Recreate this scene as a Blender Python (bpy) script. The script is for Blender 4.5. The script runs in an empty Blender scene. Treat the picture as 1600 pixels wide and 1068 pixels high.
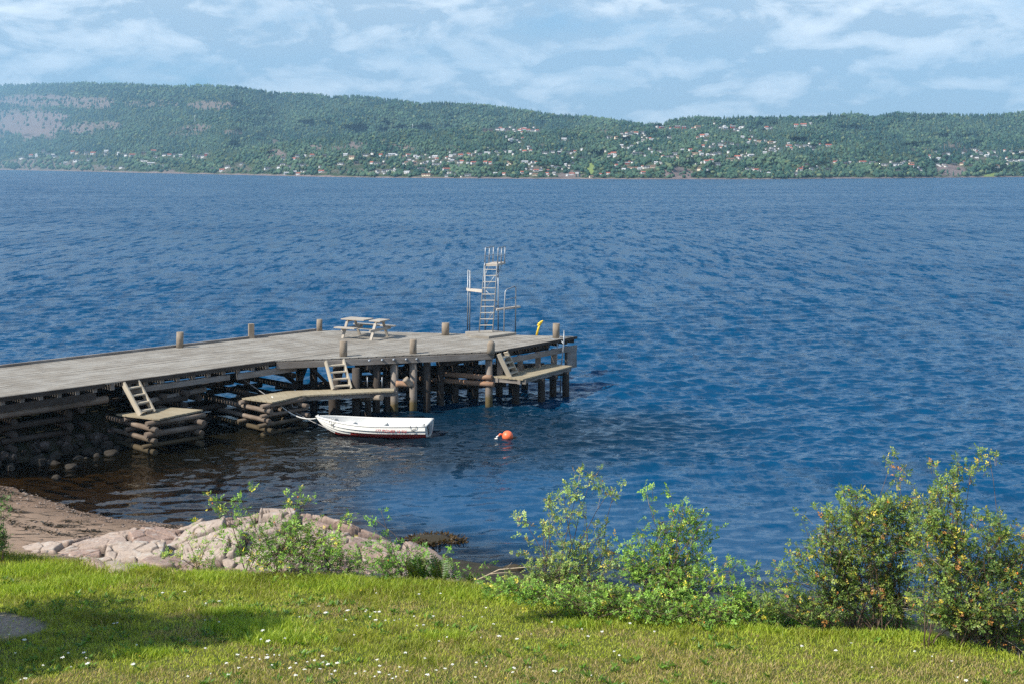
import bpy, math, random
import numpy as np
from mathutils import Vector, Matrix
R = math.radians
rng = np.random.default_rng(7)
random.seed(7)
S = bpy.context.scene
COL = S.collection
# ------------------------------------------------------------------ settings
EXPO = .66
SUN_E = 5.0
SKY_S = .075
SKY_TINT = (.50, .95, 1.30)
CLOUD_VEIL = (.455, .50, .55)
CLOUD_PUFF = (1.3, 1.27, 1.22)
HAZE_C = (.37, .67, .95); HAZE_D = 1.5e-4
WAVE = .044
MICRO = 2.8
WATER_C = (.0004, .045, .112)
TREE_CROWN = [(0, 0, 4.6, 1.4, 5200), (-1.3, .6, 3.6, 1.3, 3600), (.8, -.6, 3.6, 1.1, 3200), (.7, -.4, 5.6, 1.1, 3000), (1.2, -.6, 6.6, .8, 1800), (-.6, .8, 5.0, 1.2, 2600), (-.2, -.8, 3.0, 1.2, 2600), (-2.4, 1.2, 3.4, 1.3, 3000)]
LEAF_K = 2.6
S.cycles.use_denoising = False; S.cycles.use_adaptive_sampling = False
S.cycles.sample_clamp_indirect = 3.0; S.cycles.caustics_reflective = False; S.cycles.caustics_refractive = False; S.cycles.max_bounces = 8; S.cycles.transparent_max_bounces = 16
# ------------------------------------------------------------------ camera frame: eye 9 m above the water, looking along +Y
H, F, HOR = 9.0, 2000.0, 261.0
def at_z(px, py, z):
    d = F * (H - z) / (py - HOR)
    return Vector(((px - 800) * d / F, d, z))
def at_d(px, py, d):
    return Vector(((px - 800) * d / F, d, H - (py - HOR) * d / F))
# ------------------------------------------------------------------ numpy noise
_T = np.random.default_rng(3).random((256, 256))
def vnoise(x, y):
    x = np.asarray(x, float); y = np.asarray(y, float)
    xi = np.floor(x).astype(int); yi = np.floor(y).astype(int)
    fx = x - xi; fy = y - yi
    fx = fx * fx * (3 - 2 * fx); fy = fy * fy * (3 - 2 * fy)
    a = _T[xi & 255, yi & 255]; b = _T[(xi + 1) & 255, yi & 255]
    c = _T[xi & 255, (yi + 1) & 255]; d = _T[(xi + 1) & 255, (yi + 1) & 255]
    return (a * (1 - fx) + b * fx) * (1 - fy) + (c * (1 - fx) + d * fx) * fy
def fbm(x, y, o=4, g=.5):
    s = 0; a = 1; n = 0
    for i in range(o):
        s = s + a * vnoise(np.asarray(x) * 2 ** i + 17.3 * i, np.asarray(y) * 2 ** i + 9.1 * i); n += a; a *= g
    return s / n - .5
def sstep(a, b, x):
    t = np.clip((x - a) / (b - a), 0, 1); return t * t * (3 - 2 * t)
# ------------------------------------------------------------------ objects
def tag(o, label=None, cat=None, group=None, kind=None):
    if label: o['label'] = label
    if cat: o['category'] = cat
    if group: o['group'] = group
    if kind: o['kind'] = kind
    return o
def empty(name, loc=(0, 0, 0), rz=0, label=None, cat=None, group=None):
    o = bpy.data.objects.new(name, None); COL.objects.link(o)
    o.empty_display_size = .1
    o.location = loc; o.rotation_euler = (0, 0, rz)
    return tag(o, label, cat, group)
def link(name, me, parent=None, mat=None):
    o = bpy.data.objects.new(name, me); COL.objects.link(o)
    if mat is not None:
        for m in (mat if isinstance(mat, (list, tuple)) else [mat]): me.materials.append(m)
    if parent is not None: o.parent = parent
    return o
def np_mesh(name, v, tris=None, quads=None, col=None, smooth=False, attrs=None, mi=None):
    me = bpy.data.meshes.new(name)
    v = np.asarray(v, np.float32)
    nt = 0 if tris is None else len(tris); nq = 0 if quads is None else len(quads)
    loops = np.concatenate([x.ravel() for x in ([np.asarray(tris)] if nt else []) + ([np.asarray(quads)] if nq else [])]).astype(np.int32)
    starts = np.concatenate([np.arange(nt) * 3, nt * 3 + np.arange(nq) * 4]).astype(np.int32)
    me.vertices.add(len(v)); me.vertices.foreach_set('co', v.ravel())
    me.loops.add(len(loops)); me.loops.foreach_set('vertex_index', loops)
    me.polygons.add(nt + nq); me.polygons.foreach_set('loop_start', starts)
    if smooth is not False: me.polygons.foreach_set('use_smooth', np.ones(nt + nq, bool) if smooth is True else np.asarray(smooth, bool))
    if mi is not None: me.polygons.foreach_set('material_index', np.asarray(mi, np.int32))
    if col is not None:
        a = me.attributes.new('tint', 'FLOAT_COLOR', 'POINT')
        c = np.ones((len(v), 4), np.float32); c[:, :3] = col
        a.data.foreach_set('color', c.ravel())
    for k, w in (attrs or {}).items():
        w = np.asarray(w, np.float32)
        if w.ndim == 1: me.attributes.new(k, 'FLOAT', 'POINT').data.foreach_set('value', w)
        else: me.attributes.new(k, 'FLOAT_VECTOR', 'POINT').data.foreach_set('vector', w.ravel())
    me.update(calc_edges=True); me.validate()
    return me
def grid_quads(nr, nc):
    i = np.arange(nr - 1)[:, None] * nc + np.arange(nc - 1)[None, :]
    return np.stack([i, i + 1, i + nc + 1, i + nc], -1).reshape(-1, 4)
class MB:
    """collects pieces into one mesh; every piece carries a 'grain' vector (along, across, up + random offset)"""
    def __init__(s): s.v = []; s.f = []; s.g = []; s.sm = []; s.m = []; s.mi = 0
    def add(s, vs, fs, gs=None, sm=False):
        n = len(s.v); s.v += [tuple(x) for x in vs]
        s.g += [tuple(x) for x in (gs if gs is not None else [(x[0], x[1], x[2]) for x in vs])]
        s.f += [tuple(i + n for i in f) for f in fs]
        s.sm += [sm] * len(fs) if isinstance(sm, bool) else sm
        s.m += [s.mi] * len(fs)
    def beam(s, p0, p1, w, h, up=(0, 0, 1), taper=1):
        p0 = Vector(p0); p1 = Vector(p1); d = (p1 - p0); L = d.length; d = d / L
        u = Vector(up); a = d.cross(u)
        if a.length < 1e-4: a = d.cross(Vector((1, 0, 0)))
        a.normalize(); u = a.cross(d).normalized(); r = random.random() * 50
        vs = []; gs = []
        for k, p in ((0, p0), (1, p1)):
            t = taper if k else 1
            for sx, sz in ((-1, -1), (1, -1), (1, 1), (-1, 1)):
                vs.append(p + a * sx * w / 2 * t + u * sz * h / 2 * t); gs.append((k * L + r, sx * w / 2 + r * 3, sz * h / 2 + r))
        s.add(vs, [(0, 1, 2, 3), (7, 6, 5, 4), (4, 5, 1, 0), (5, 6, 2, 1), (6, 7, 3, 2), (7, 4, 0, 3)], gs)
    def box(s, c, sx, sy, sz, rz=0):
        c = Vector(c); d = Vector((math.cos(rz), math.sin(rz), 0))
        s.beam(c - d * sx / 2, c + d * sx / 2, sy, sz)
    def tube(s, pts, r, n=8, wob=0, dome=0, r1=None, cap=True):
        pts = [Vector(p) for p in pts]
        if len(pts) == 2 and wob:
            a, b = pts; pts = [a.lerp(b, i / 6) for i in range(7)]
        m = len(pts); rs = [r if r1 is None else r + (r1 - r) * i / (m - 1) for i in range(m)] if not isinstance(r, (list, tuple)) else list(r)
        if dome:
            d = (pts[-1] - pts[-2]).normalized(); e = pts[-1]; q = rs[-1]
            for k in (.35, .7, .92): pts.append(e + d * dome * math.sin(k * math.pi / 2)); rs.append(q * math.cos(k * math.pi / 2))
            m = len(pts)
        off = random.random() * 60; vs = []; gs = []; L = 0; prev = None
        for i, p in enumerate(pts):
            d = (pts[min(i + 1, m - 1)] - pts[max(i - 1, 0)]).normalized()
            if prev is None:
                u = Vector((0, 0, 1)) if abs(d.z) < .9 else Vector((1, 0, 0))
            else: u = prev
            a = d.cross(u).normalized(); u = a.cross(d).normalized(); prev = u
            if i: L += (p - pts[i - 1]).length
            for k in range(n):
                t = 2 * math.pi * k / n
                rr = rs[i] * (1 + wob * (random.random() - .5))
                vs.append(p + (a * math.cos(t) + u * math.sin(t)) * rr); gs.append((L + off, math.cos(t) * rs[i] + off, math.sin(t) * rs[i] + off))
        fs = []
        for i in range(m - 1):
            for k in range(n):
                k2 = (k + 1) % n
                fs.append(((i + 1) * n + k, (i + 1) * n + k2, i * n + k2, i * n + k))
        sm = [True] * len(fs)
        if cap:
            fs.append(tuple(range(n))); fs.append(tuple((m - 1) * n + n - 1 - k for k in range(n))); sm += [False, False]
        s.add(vs, fs, gs, sm)
    def mesh(s, name):
        me = bpy.data.meshes.new(name); me.from_pydata(s.v, [], s.f); me.update()
        me.polygons.foreach_set('use_smooth', s.sm)
        me.polygons.foreach_set('material_index', s.m)
        a = me.attributes.new('grain', 'FLOAT_VECTOR', 'POINT'); a.data.foreach_set('vector', np.asarray(s.g, np.float32).ravel())
        return me
    def build(s, name, mat, parent=None): return link(name, s.mesh(name), parent, mat)
# ------------------------------------------------------------------ node helpers
class NT:
    def __init__(s, nt): s.t = nt; nt.nodes.clear()
    def n(s, typ, _p=None, **k):
        o = s.t.nodes.new(typ)
        for a, b in (_p or {}).items(): setattr(o, a, b)
        for a, b in k.items():
            a = int(a[1:]) if a[0] == 'i' and a[1:].isdigit() else a.replace('_', ' ')
            s.set(o.inputs[a], b)
        return o
    def set(s, inp, b):
        if isinstance(b, bpy.types.NodeSocket): s.t.links.new(b, inp)
        elif isinstance(b, bpy.types.Node): s.t.links.new(b.outputs[0], inp)
        else:
            if inp.type == 'RGBA' and not isinstance(b, (int, float)) and len(b) == 3: b = (*b, 1)
            inp.default_value = b
    def math(s, op, a, b=0.0, clamp=False):
        return s.n('ShaderNodeMath', {'operation': op, 'use_clamp': clamp}, i0=a, i1=b).outputs[0]
    def mix(s, f, a, b, bt='MIX'):
        o = s.n('ShaderNodeMix', {'data_type': 'RGBA', 'blend_type': bt}); s.set(o.inputs[0], f); s.set(o.inputs[6], a); s.set(o.inputs[7], b); return o.outputs[2]
    def ramp(s, f, pts, interp='LINEAR'):
        o = s.n('ShaderNodeValToRGB', Fac=f); cr = o.color_ramp; cr.interpolation = interp
        while len(cr.elements) < len(pts): cr.elements.new(.5)
        for e, (p, c) in zip(cr.elements, pts):
            e.position = p; e.color = (*c, 1) if not isinstance(c, (int, float)) else (c, c, c, 1)
        return o.outputs[0]
    def attr(s, name, out='Color'): return s.n('ShaderNodeAttribute', {'attribute_name': name}).outputs[out]
    def noise(s, vec, scale, detail=4, rough=.55, out=0, **k):
        return s.n('ShaderNodeTexNoise', Vector=vec, Scale=scale, Detail=detail, Roughness=rough, **k).outputs[out]
    def mapv(s, vec, scale=(1, 1, 1), rot=(0, 0, 0), loc=(0, 0, 0)):
        return s.n('ShaderNodeMapping', Vector=vec, Scale=scale, Rotation=rot, Location=loc).outputs[0]
    def bump(s, h, strength=.5, dist=.02): return s.n('ShaderNodeBump', Height=h, Strength=strength, Distance=dist).outputs[0]
    def out(s, sh, vol=None):
        o = s.n('ShaderNodeOutputMaterial')
        if sh is not None: s.set(o.inputs[0], sh)
        if vol is not None: s.set(o.inputs[1], vol)
def mat(name):
    m = bpy.data.materials.new(name); m.use_nodes = True; return m, NT(m.node_tree)
def principled(t, col, rough=.8, normal=None, spec=.3, **k):
    p = t.n('ShaderNodeBsdfPrincipled', Roughness=rough, **k); t.set(p.inputs['Base Color'], col)
    t.set(p.inputs['Specular IOR Level'], spec)
    if normal is not None: t.set(p.inputs['Normal'], normal)
    return p.outputs[0]
def m_wood(name, a, b, c=None, dirt=.5, wet=None):
    m, t = mat(name); g = t.attr('grain', 'Vector')
    fine = t.noise(t.mapv(g, (1.6, 38, 38)), 1, 5, .65)
    broad = t.noise(t.mapv(g, (.7, 6, 6)), 1, 3)
    blot = t.noise(t.n('ShaderNodeTexCoord').outputs['Object'], 1.1, 5, .6)
    col = t.mix(t.ramp(fine, [(.3, 0), (.72, 1)]), a, b)
    col = t.mix(t.ramp(broad, [(.35, 0), (.7, 1)]), col, t.mix(.5, col, c or a))
    col = t.mix(t.math('MULTIPLY', t.ramp(blot, [(.42, 1), (.6, 0)]), dirt), col, t.mix(1, col, (.55, .5, .45), 'MULTIPLY'))
    if wet:   # algae and wet band just above the water line
        z = t.n('ShaderNodeSeparateXYZ', Vector=t.n('ShaderNodeNewGeometry').outputs[0]).outputs[2]
        zz = t.math('ADD', z, t.math('MULTIPLY', blot, .3))
        col = t.mix(t.ramp(zz, [(.45, 1), (.62, 0)]), col, t.mix(fine, (.05, .038, .02), wet))
        col = t.mix(t.ramp(zz, [(.1, 1), (.24, 0)]), col, (.035, .03, .015))
    t.out(principled(t, col, .85, t.bump(fine, .5, .012), .2)); return m
def m_flat(name, col, rough=.5, var=.15, scale=6, metallic=0, spec=.5):
    m, t = mat(name); co = t.n('ShaderNodeTexCoord').outputs['Object']
    n = t.noise(co, scale, 5, .6)
    c = t.mix(t.ramp(n, [(.3, 0), (.75, 1)]), tuple(x * (1 - var) for x in col), tuple(min(1, x * (1 + var)) for x in col))
    t.out(principled(t, c, rough, None, spec, Metallic=metallic)); return m

# ================================================================== camera, light, sky, air
cam = bpy.data.cameras.new('camera'); co = bpy.data.objects.new('camera', cam); COL.objects.link(co)
co.location = (0, 0, H); co.rotation_euler = (R(90), 0, 0)
cam.sensor_width = 36; cam.lens = 36 * F / 1600; cam.shift_y = -(534 - HOR) / 1600
cam.clip_start = .5; cam.clip_end = 60000
S.camera = co
S.view_settings.view_transform = 'Standard'; S.view_settings.look = 'None'; S.view_settings.gamma = 1
S.view_settings.exposure = EXPO
SUN_EL, SUN_AZ = 43, Vector((-.866, -.5, 0))     # direction towards the sun: left, a little behind the camera
to_sun = Vector((SUN_AZ.x * math.cos(R(SUN_EL)), SUN_AZ.y * math.cos(R(SUN_EL)), math.sin(R(SUN_EL))))
sl = bpy.data.lights.new('sun', 'SUN'); sl.energy = SUN_E; sl.angle = R(.5); sl.color = (1, .95, .86)
so = bpy.data.objects.new('sun', sl); COL.objects.link(so); so.rotation_euler = to_sun.to_track_quat('Z', 'Y').to_euler()
so.location = (-60, -40, 80)
w = bpy.data.worlds.new('World'); S.world = w; w.use_nodes = True
t = NT(w.node_tree)
sky = t.n('ShaderNodeTexSky', {'sky_type': 'NISHITA', 'sun_disc': False, 'sun_elevation': R(SUN_EL),
          'sun_rotation': math.atan2(to_sun.x, to_sun.y), 'altitude': 10, 'air_density': 1.0, 'dust_density': .6, 'ozone_density': 2.0})
d = t.n('ShaderNodeTexCoord').outputs['Generated']
xyz = t.n('ShaderNodeSeparateXYZ', Vector=d)
z = t.math('MAXIMUM', xyz.outputs[2], 0.0)
n1 = t.noise(t.mapv(d, (5.2, 5.2, 15), loc=(5.3, 1.7, .9)), 1.0, 7, .55, Distortion=.2)
def puffs(up): return t.noise(t.mapv(d, (13, 13, 33), loc=(9.3, 4.2, 2.6 + up)), 1.0, 7, .56, Distortion=.35)
n2 = puffs(0); n3 = puffs(.34)
low = t.ramp(z, [(0, 1), (.135, .9), (.19, .12), (.8, .05)])
den = t.math('ADD', n1, t.math('MULTIPLY', t.math('SUBTRACT', low, .5), .24))
veil = t.ramp(den, [(.33, 0), (.50, .85), (.62, 1)])
top = t.math('ADD', n2, t.math('MULTIPLY', t.math('SUBTRACT', n2, n3), 1.1))  # offset sample brightens puff tops: cloud lighting put into the sky colour
puff = t.math('MULTIPLY', t.ramp(top, [(.43, 0), (.57, .5), (.80, 1)]), t.ramp(den, [(.38, 0), (.58, 1)]))
S0 = SKY_S
skyc = t.mix(1, sky.outputs[0], tuple(S0 * k for k in SKY_TINT), 'MULTIPLY')
c1 = t.mix(t.math('MULTIPLY', veil, .88), skyc, CLOUD_VEIL)
c2 = t.mix(t.math('MULTIPLY', puff, .66), c1, CLOUD_PUFF)
bg = t.n('ShaderNodeBackground', Color=c2, Strength=1.0)
t.set(t.n('ShaderNodeOutputWorld').inputs[0], bg)
# haze: one box of even, pale air around the whole scene
m, t = mat('air'); v = t.n('ShaderNodeVolumePrincipled', Color=HAZE_C, Density=HAZE_D, Anisotropy=0.0)
t.out(None, v)
b = MB(); b.beam((-8500, 5200, 440), (8500, 5200, 440), 11000, 900)
hz = b.build('haze', m); tag(hz, kind='stuff')

# ================================================================== ground heights
Bp_ = at_z(430, 563.2, 2.1); WD_ = (Bp_ - at_z(0, 620.3, 2.1)).normalized()
_ex = [-40, -16, -10.6, -6.96, -1.24, 1.2, 3.45, 4.6, 6.8, 8.4, 14, 30]
_ey = [29.0, 28.2, 26.4, 25.2, 24.3, 23.6, 22.0, 21.5, 21.3, 19.9, 18.0, 13.5]
_wx = [-60, -40, -20, -14.6, -12.96, -11.2, -9.3, -7.9, -5, -2, 0, 2, 5, 9, 14, 30]
_wy = [42, 42, 39.5, 36.4, 35, 33.4, 32.5, 32.1, 31.2, 30, 28.6, 27.6, 26.4, 25.2, 23.5, 19]
def edgeY(X): return np.interp(X, _ex, _ey)
def waterY(X): return np.interp(X, _wx, _wy)
def bank_(X, Y):     # rubble bank under the shore end of the pier
    uu = (X - Bp_.x) * WD_.x + (Y - Bp_.y) * WD_.y; vv = -(X - Bp_.x) * WD_.y + (Y - Bp_.y) * WD_.x
    return sstep(-3.2, -5.5, uu) * sstep(-.9, 2.2, vv) * sstep(7, 4.5, vv)
def groundz(X, Y, rough=True):
    X = np.asarray(X, float); Y = np.asarray(Y, float)
    e = edgeY(X); wl = waterY(X)
    lawn = 1.3 - .04 * (Y - 19) + (.05 * fbm(X * .35, Y * .35, 3) if rough else 0)
    ze = 1.3 - .04 * (e - 19)
    s = np.clip((Y - e) / (wl - e), 0, 1)
    bank = ze * (1 - s ** np.where(X < -3, .85, .7))
    sea = np.maximum(-(Y - wl) * .13, -3.2)
    z = np.where(Y < e, lawn, np.where(Y < wl, bank, sea))
    if rough: z = np.maximum(z, -.5 + bank_(X, Y) * 1.75)
    if rough: z = z + np.where(Y > e, .05 * fbm(X * .9, Y * .9, 4) * sstep(0, .4, Y - e), 0)
    return z
gx = np.concatenate([np.linspace(-60, -18, 40), np.linspace(-17.8, 14, 300), np.linspace(14.5, 40, 30)])
gy = np.concatenate([np.linspace(-12, 17, 20), np.linspace(17.2, 44, 250), np.linspace(44.5, 75, 40)])
GX, GY = np.meshgrid(gx, gy)
GZ = groundz(GX, GY)
soil = np.maximum(sstep(-2.6, -1.4, GX), sstep(.05, .25, bank_(GX, GY)))
lawnm = 1 - sstep(-.15, .25, GY - edgeY(GX) + .5 * fbm(GX * 1.2, GY * 1.2, 3))
wet = np.clip(1 - GZ / .28, 0, 1)
gravel = 1 - sstep(.7, 1.15, np.hypot((GX + 9.2) / 1.25, (GY - 21.7) / .8) + .5 * fbm(GX * 2, GY * 2, 3))
me = np_mesh('ground', np.stack([GX, GY, GZ], -1).reshape(-1, 3), quads=grid_quads(len(gy), len(gx)), smooth=True,
             attrs={'lawn': lawnm.ravel(), 'wet': wet.ravel(), 'gravel': gravel.ravel(), 'soil': soil.ravel()})
m, t = mat('ground'); P = t.n('ShaderNodeTexCoord').outputs['Object']
gn = t.noise(P, 2.2, 6, .6); gf = t.noise(P, 38, 4, .7)
grass_c = t.mix(t.ramp(gn, [(.35, 0), (.65, 1)]), (.045, .075, .012), (.14, .125, .04))
grass_c = t.mix(t.ramp(gf, [(.3, .5), (.6, 0)]), grass_c, (.03, .03, .012))
sf = t.noise(P, 55, 5, .75); sb = t.noise(P, 1.3, 5, .6)
sand = t.mix(t.ramp(sf, [(.3, 0), (.7, 1)]), (.23, .15, .10), (.38, .265, .185))
sand = t.mix(t.ramp(sb, [(.4, 0), (.65, .6)]), sand, (.23, .165, .115))
weed = t.noise(t.mapv(P, (1.0, 2.6, 1), rot=(0, 0, .6)), 1.5, 7, .72)
sand = t.mix(t.ramp(weed, [(.545, 0), (.59, .92)]), sand, (.035, .026, .016))
sand = t.mix(t.math('MULTIPLY', t.attr('wet', 'Fac'), .75), sand, t.mix(1, sand, (.38, .33, .3), 'MULTIPLY'))
grav = t.mix(t.ramp(t.n('ShaderNodeTexVoronoi', Vector=P, Scale=30.0).outputs['Color'], [(.2, 0), (.8, 1)]), (.20, .15, .115), (.36, .28, .215))
sand = t.mix(t.attr('soil', 'Fac'), sand, t.mix(t.ramp(gn, [(.4, 0), (.6, 1)]), (.022, .024, .012), (.05, .04, .026)))
c = t.mix(t.attr('lawn', 'Fac'), sand, grass_c); c = t.mix(t.attr('gravel', 'Fac'), c, grav)
t.out(principled(t, c, .9, t.bump(t.math('ADD', sf, t.math('MULTIPLY', weed, 1.5)), .6, .03), .2))
tag(link('ground', me, None, m), kind='structure')
# ================================================================== water
ys = np.concatenate([np.array([1500., 1350, 1250, 1180, 1120]), np.arange(1090, 720, -2.0), np.arange(720, 420, -.62), np.arange(420, 264, -.5), np.array([263.6, 263.2, 262.9])])
Yr = F * H / (ys - HOR)
ncol = 1000
u = np.linspace(-1, 1, ncol)
WX = u[None, :] * (Yr[:, None] * .62 + 8); WY = np.repeat(Yr[:, None], ncol, 1)
dY = np.abs(np.gradient(Yr))[:, None]; dX = (Yr[:, None] * .62 + 8) * 2 / ncol
def lee(X, Y):   # calm water inshore and behind the pier, open fjord beyond
    a = sstep(0, 16, Y - waterY(np.clip(X, -60, 30))) * .62 + .16
    b = sstep(2, 22, (Y - 36) + (X + 3) * .9) * .5
    return np.clip(a + b, .14, 1)
amp = lee(WX, WY) * (.8 + .7 * np.clip(fbm(WX / 40, WY / 30, 3) + .22, 0, .6))
WZ = np.zeros_like(WX); OX = np.zeros_like(WX); OY = np.zeros_like(WX); kept = np.zeros_like(Yr[:, None])
wr = np.random.default_rng(11)
NW = 130
lam = np.exp(wr.uniform(math.log(.18), math.log(2.1), NW))
th = wr.normal(0, .42, NW) + .16
ph = wr.uniform(0, 2 * math.pi, NW)
wx_ = WX + .2 * fbm(WX / 6, WY / 6, 2); wy_ = WY + .4 * fbm(WX / 7 + 31, WY / 5, 2)
for l, a, p in zip(lam, th, ph):
    keep = sstep(2.2, 4.5, l / np.maximum(dY, dX * .7))
    if keep.max() <= 0: continue
    kx, ky = math.sin(a) * 2 * math.pi / l, -math.cos(a) * 2 * math.pi / l
    sl_ = WAVE * (1.0 if l < 1.4 else .72) * (1 if l > .5 else .85)
    am = amp * np.clip(amp * 1.5, 0, 1) if l > 1.1 else np.maximum(amp, .34)
    T_ = kx * wx_ + ky * wy_ + p; A_ = keep * am * sl_ * l / (2 * math.pi); C_ = np.cos(T_) * A_ * .8
    WZ += A_ * np.sin(T_); OX += math.sin(a) * C_; OY -= math.cos(a) * C_
    kept += keep / NW
shal = np.clip(1.2 + groundz(WX, WY, False) / (.35 + 1.15 * sstep(-3, -6, WX)), 0, 1) * (WX < 25) * (WX > -58) * (WY < 70)
farw = np.repeat(1 - kept / kept.max(), ncol, 1) if kept.shape[1] == 1 else 1 - kept / kept.max()
micro = np.clip(lee(WX, WY), .2, 1) * (.55 + .1 * farw)
murk = sstep(11, 3, np.hypot((WX + 11.5) / 1.15, WY - 40.5) + 2.2 * fbm(WX / 3, WY / 3, 3))
murk = np.maximum(murk, .75 * sstep(4.5, .5, WY - waterY(np.clip(WX, -60, 30))) * (WX < 25) * sstep(-1, -6, WX))
pierd = np.clip(sstep(8.5, 4.0, np.hypot((WX + 6) / 2.0, WY - 43.5) + 1.2 * fbm(WX / 3, WY / 3, 3)), 0, 1)  # darkens the water colour round pier and boat to imitate the pier's reflection
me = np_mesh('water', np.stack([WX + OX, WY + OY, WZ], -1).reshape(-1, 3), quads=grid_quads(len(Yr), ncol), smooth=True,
             attrs={'shallow': shal.ravel(), 'micro': micro.ravel(), 'farw': farw.ravel(), 'murk': murk.ravel(), 'pier_reflection': pierd.ravel()})
m, t = mat('water'); P = t.n('ShaderNodeTexCoord').outputs['Object']; N = t.n('ShaderNodeNewGeometry').outputs['Normal']
r1 = t.noise(t.mapv(P, (1.1, 2.0, 1), rot=(0, 0, -.12)), 2.3, 5, .62, out=1, Distortion=.4)
r2 = t.noise(t.mapv(P, (.16, .33, 1), rot=(0, 0, -.1)), 1.0, 4, .6, out=1)
def centred(c, k):
    s_ = t.n('ShaderNodeVectorMath', {'operation': 'SUBTRACT'}, i0=c, i1=(.5, .5, .5)).outputs[0]
    return t.n('ShaderNodeVectorMath', {'operation': 'MULTIPLY'}, i0=s_, i1=(k * .75, k, 0)).outputs[0]
r3 = t.noise(t.mapv(P, (1.0, .19, 1), rot=(0, 0, -.04)), 1.0, 5, .72, out=1)
gust = t.ramp(t.noise(t.mapv(P, (.018, .03, 1), rot=(0, 0, -.25)), 1.0, 5, .6), [(.3, .55), (.7, 1.15)])
k = t.math('MULTIPLY', t.attr('micro', 'Fac'), gust)
dv = t.n('ShaderNodeVectorMath', {'operation': 'ADD'}, i0=centred(r1, MICRO), i1=centred(r2, MICRO * .2)).outputs[0]
fv = t.n('ShaderNodeVectorMath', {'operation': 'SCALE'}, i0=centred(r3, MICRO * 2.4), Scale=t.attr('farw', 'Fac')).outputs[0]
dv = t.n('ShaderNodeVectorMath', {'operation': 'ADD'}, i0=dv, i1=fv).outputs[0]
dv = t.n('ShaderNodeVectorMath', {'operation': 'SCALE'}, i0=dv, Scale=k).outputs[0]
nn = t.n('ShaderNodeVectorMath', {'operation': 'ADD'}, i0=N, i1=dv).outputs[0]
nn = t.n('ShaderNodeVectorMath', {'operation': 'NORMALIZE'}, i0=nn).outputs[0]
rg = t.math('ADD', .06, t.math('MULTIPLY', t.math('MULTIPLY', t.attr('farw', 'Fac'), .25), gust))
wc = t.mix(t.math('MULTIPLY', t.attr('pier_reflection', 'Fac'), .85), WATER_C, (.002, .010, .018))
wc = t.mix(t.attr('murk', 'Fac'), wc, (.010, .009, .005))
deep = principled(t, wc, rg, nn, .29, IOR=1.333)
fr = t.n('ShaderNodeFresnel', IOR=1.333, Normal=nn).outputs[0]
tr = t.n('ShaderNodeBsdfTransparent', Color=(.46, .40, .24, 1))
gl = t.n('ShaderNodeBsdfGlossy', Roughness=.05, Normal=nn)
sh = t.n('ShaderNodeMixShader', i0=fr, i1=tr.outputs[0], i2=gl.outputs[0]).outputs[0]
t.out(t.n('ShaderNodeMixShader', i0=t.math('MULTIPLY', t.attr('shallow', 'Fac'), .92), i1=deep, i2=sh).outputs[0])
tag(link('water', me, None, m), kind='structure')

# ================================================================== the far shore
_sx = [-500, -300, 0, 100, 200, 300, 400, 500, 600, 800, 1000, 1200, 1300, 1400, 1500, 1600, 1900, 2100]
_sy = [264.6, 264.8, 265.8, 267.5, 270, 272, 274.3, 276.5, 278, 279.5, 280.5, 280.5, 279.5, 279, 277.8, 277, 275, 274]
_rx = [-500, -200, 0, 60, 130, 250, 370, 400, 460, 520, 560, 640, 660, 700, 760, 820, 860, 920, 960, 1010, 1034, 1046, 1060, 1090, 1130, 1160, 1240, 1280, 1340, 1370, 1400, 1440, 1490, 1560, 1600, 1800, 2100]
_ry = [150, 140, 136, 134, 132, 136, 137, 144, 149, 153, 153, 161, 165, 163, 167, 175, 181, 184, 190, 197, 197, 191, 188, 185, 188, 187, 187, 184, 181, 184, 178, 180, 182, 182, 178, 174, 180]
def shoreD(x): return F * H / (np.interp(x, _sx, _sy) - HOR)
def ridgeY(x): return np.interp(x, _rx, _ry) + 3 * fbm(np.asarray(x) / 40, np.asarray(x) * 0 + 3, 3)
_jx = [-500, 380, 430, 520, 640, 760, 820, 900, 960, 1040, 1300, 1420, 1600, 2100]
_jy = [240, 236, 226, 214, 205, 203, 206, 204, 201, 203, 215, 222, 214, 212]
def farD(x, y):
    x = np.asarray(x, float); y = np.asarray(y, float)
    Ds = shoreD(x); ysh = np.interp(x, _sx, _sy)
    s = np.interp(x, [-500, 0, 400, 800, 1200, 1600], [.17, .16, .15, .13, .13, .14])
    e = (y - HOR) / F
    D = (H + s * Ds) / (s + e)
    up = np.clip((ysh - y) / 25, 0, 1)
    D = D * (1 + .16 * fbm(x / 70, y / 26 + 5, 4) * up)
    j = np.interp(x, _jx, _jy) + 8 * fbm(x / 60, y * 0 + 8.5, 3)
    J = np.interp(x, [-500, 360, 440, 900, 1000, 1100, 2100], [.03, .05, .30, .32, .2, .12, .12])
    return D * (1 + J * sstep(2.5, -2.5, y - j))
def farP(x, y):
    D = farD(x, y)
    return np.stack([(x - 800) * D / F, D, H - (y - HOR) * D / F], -1)
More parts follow.
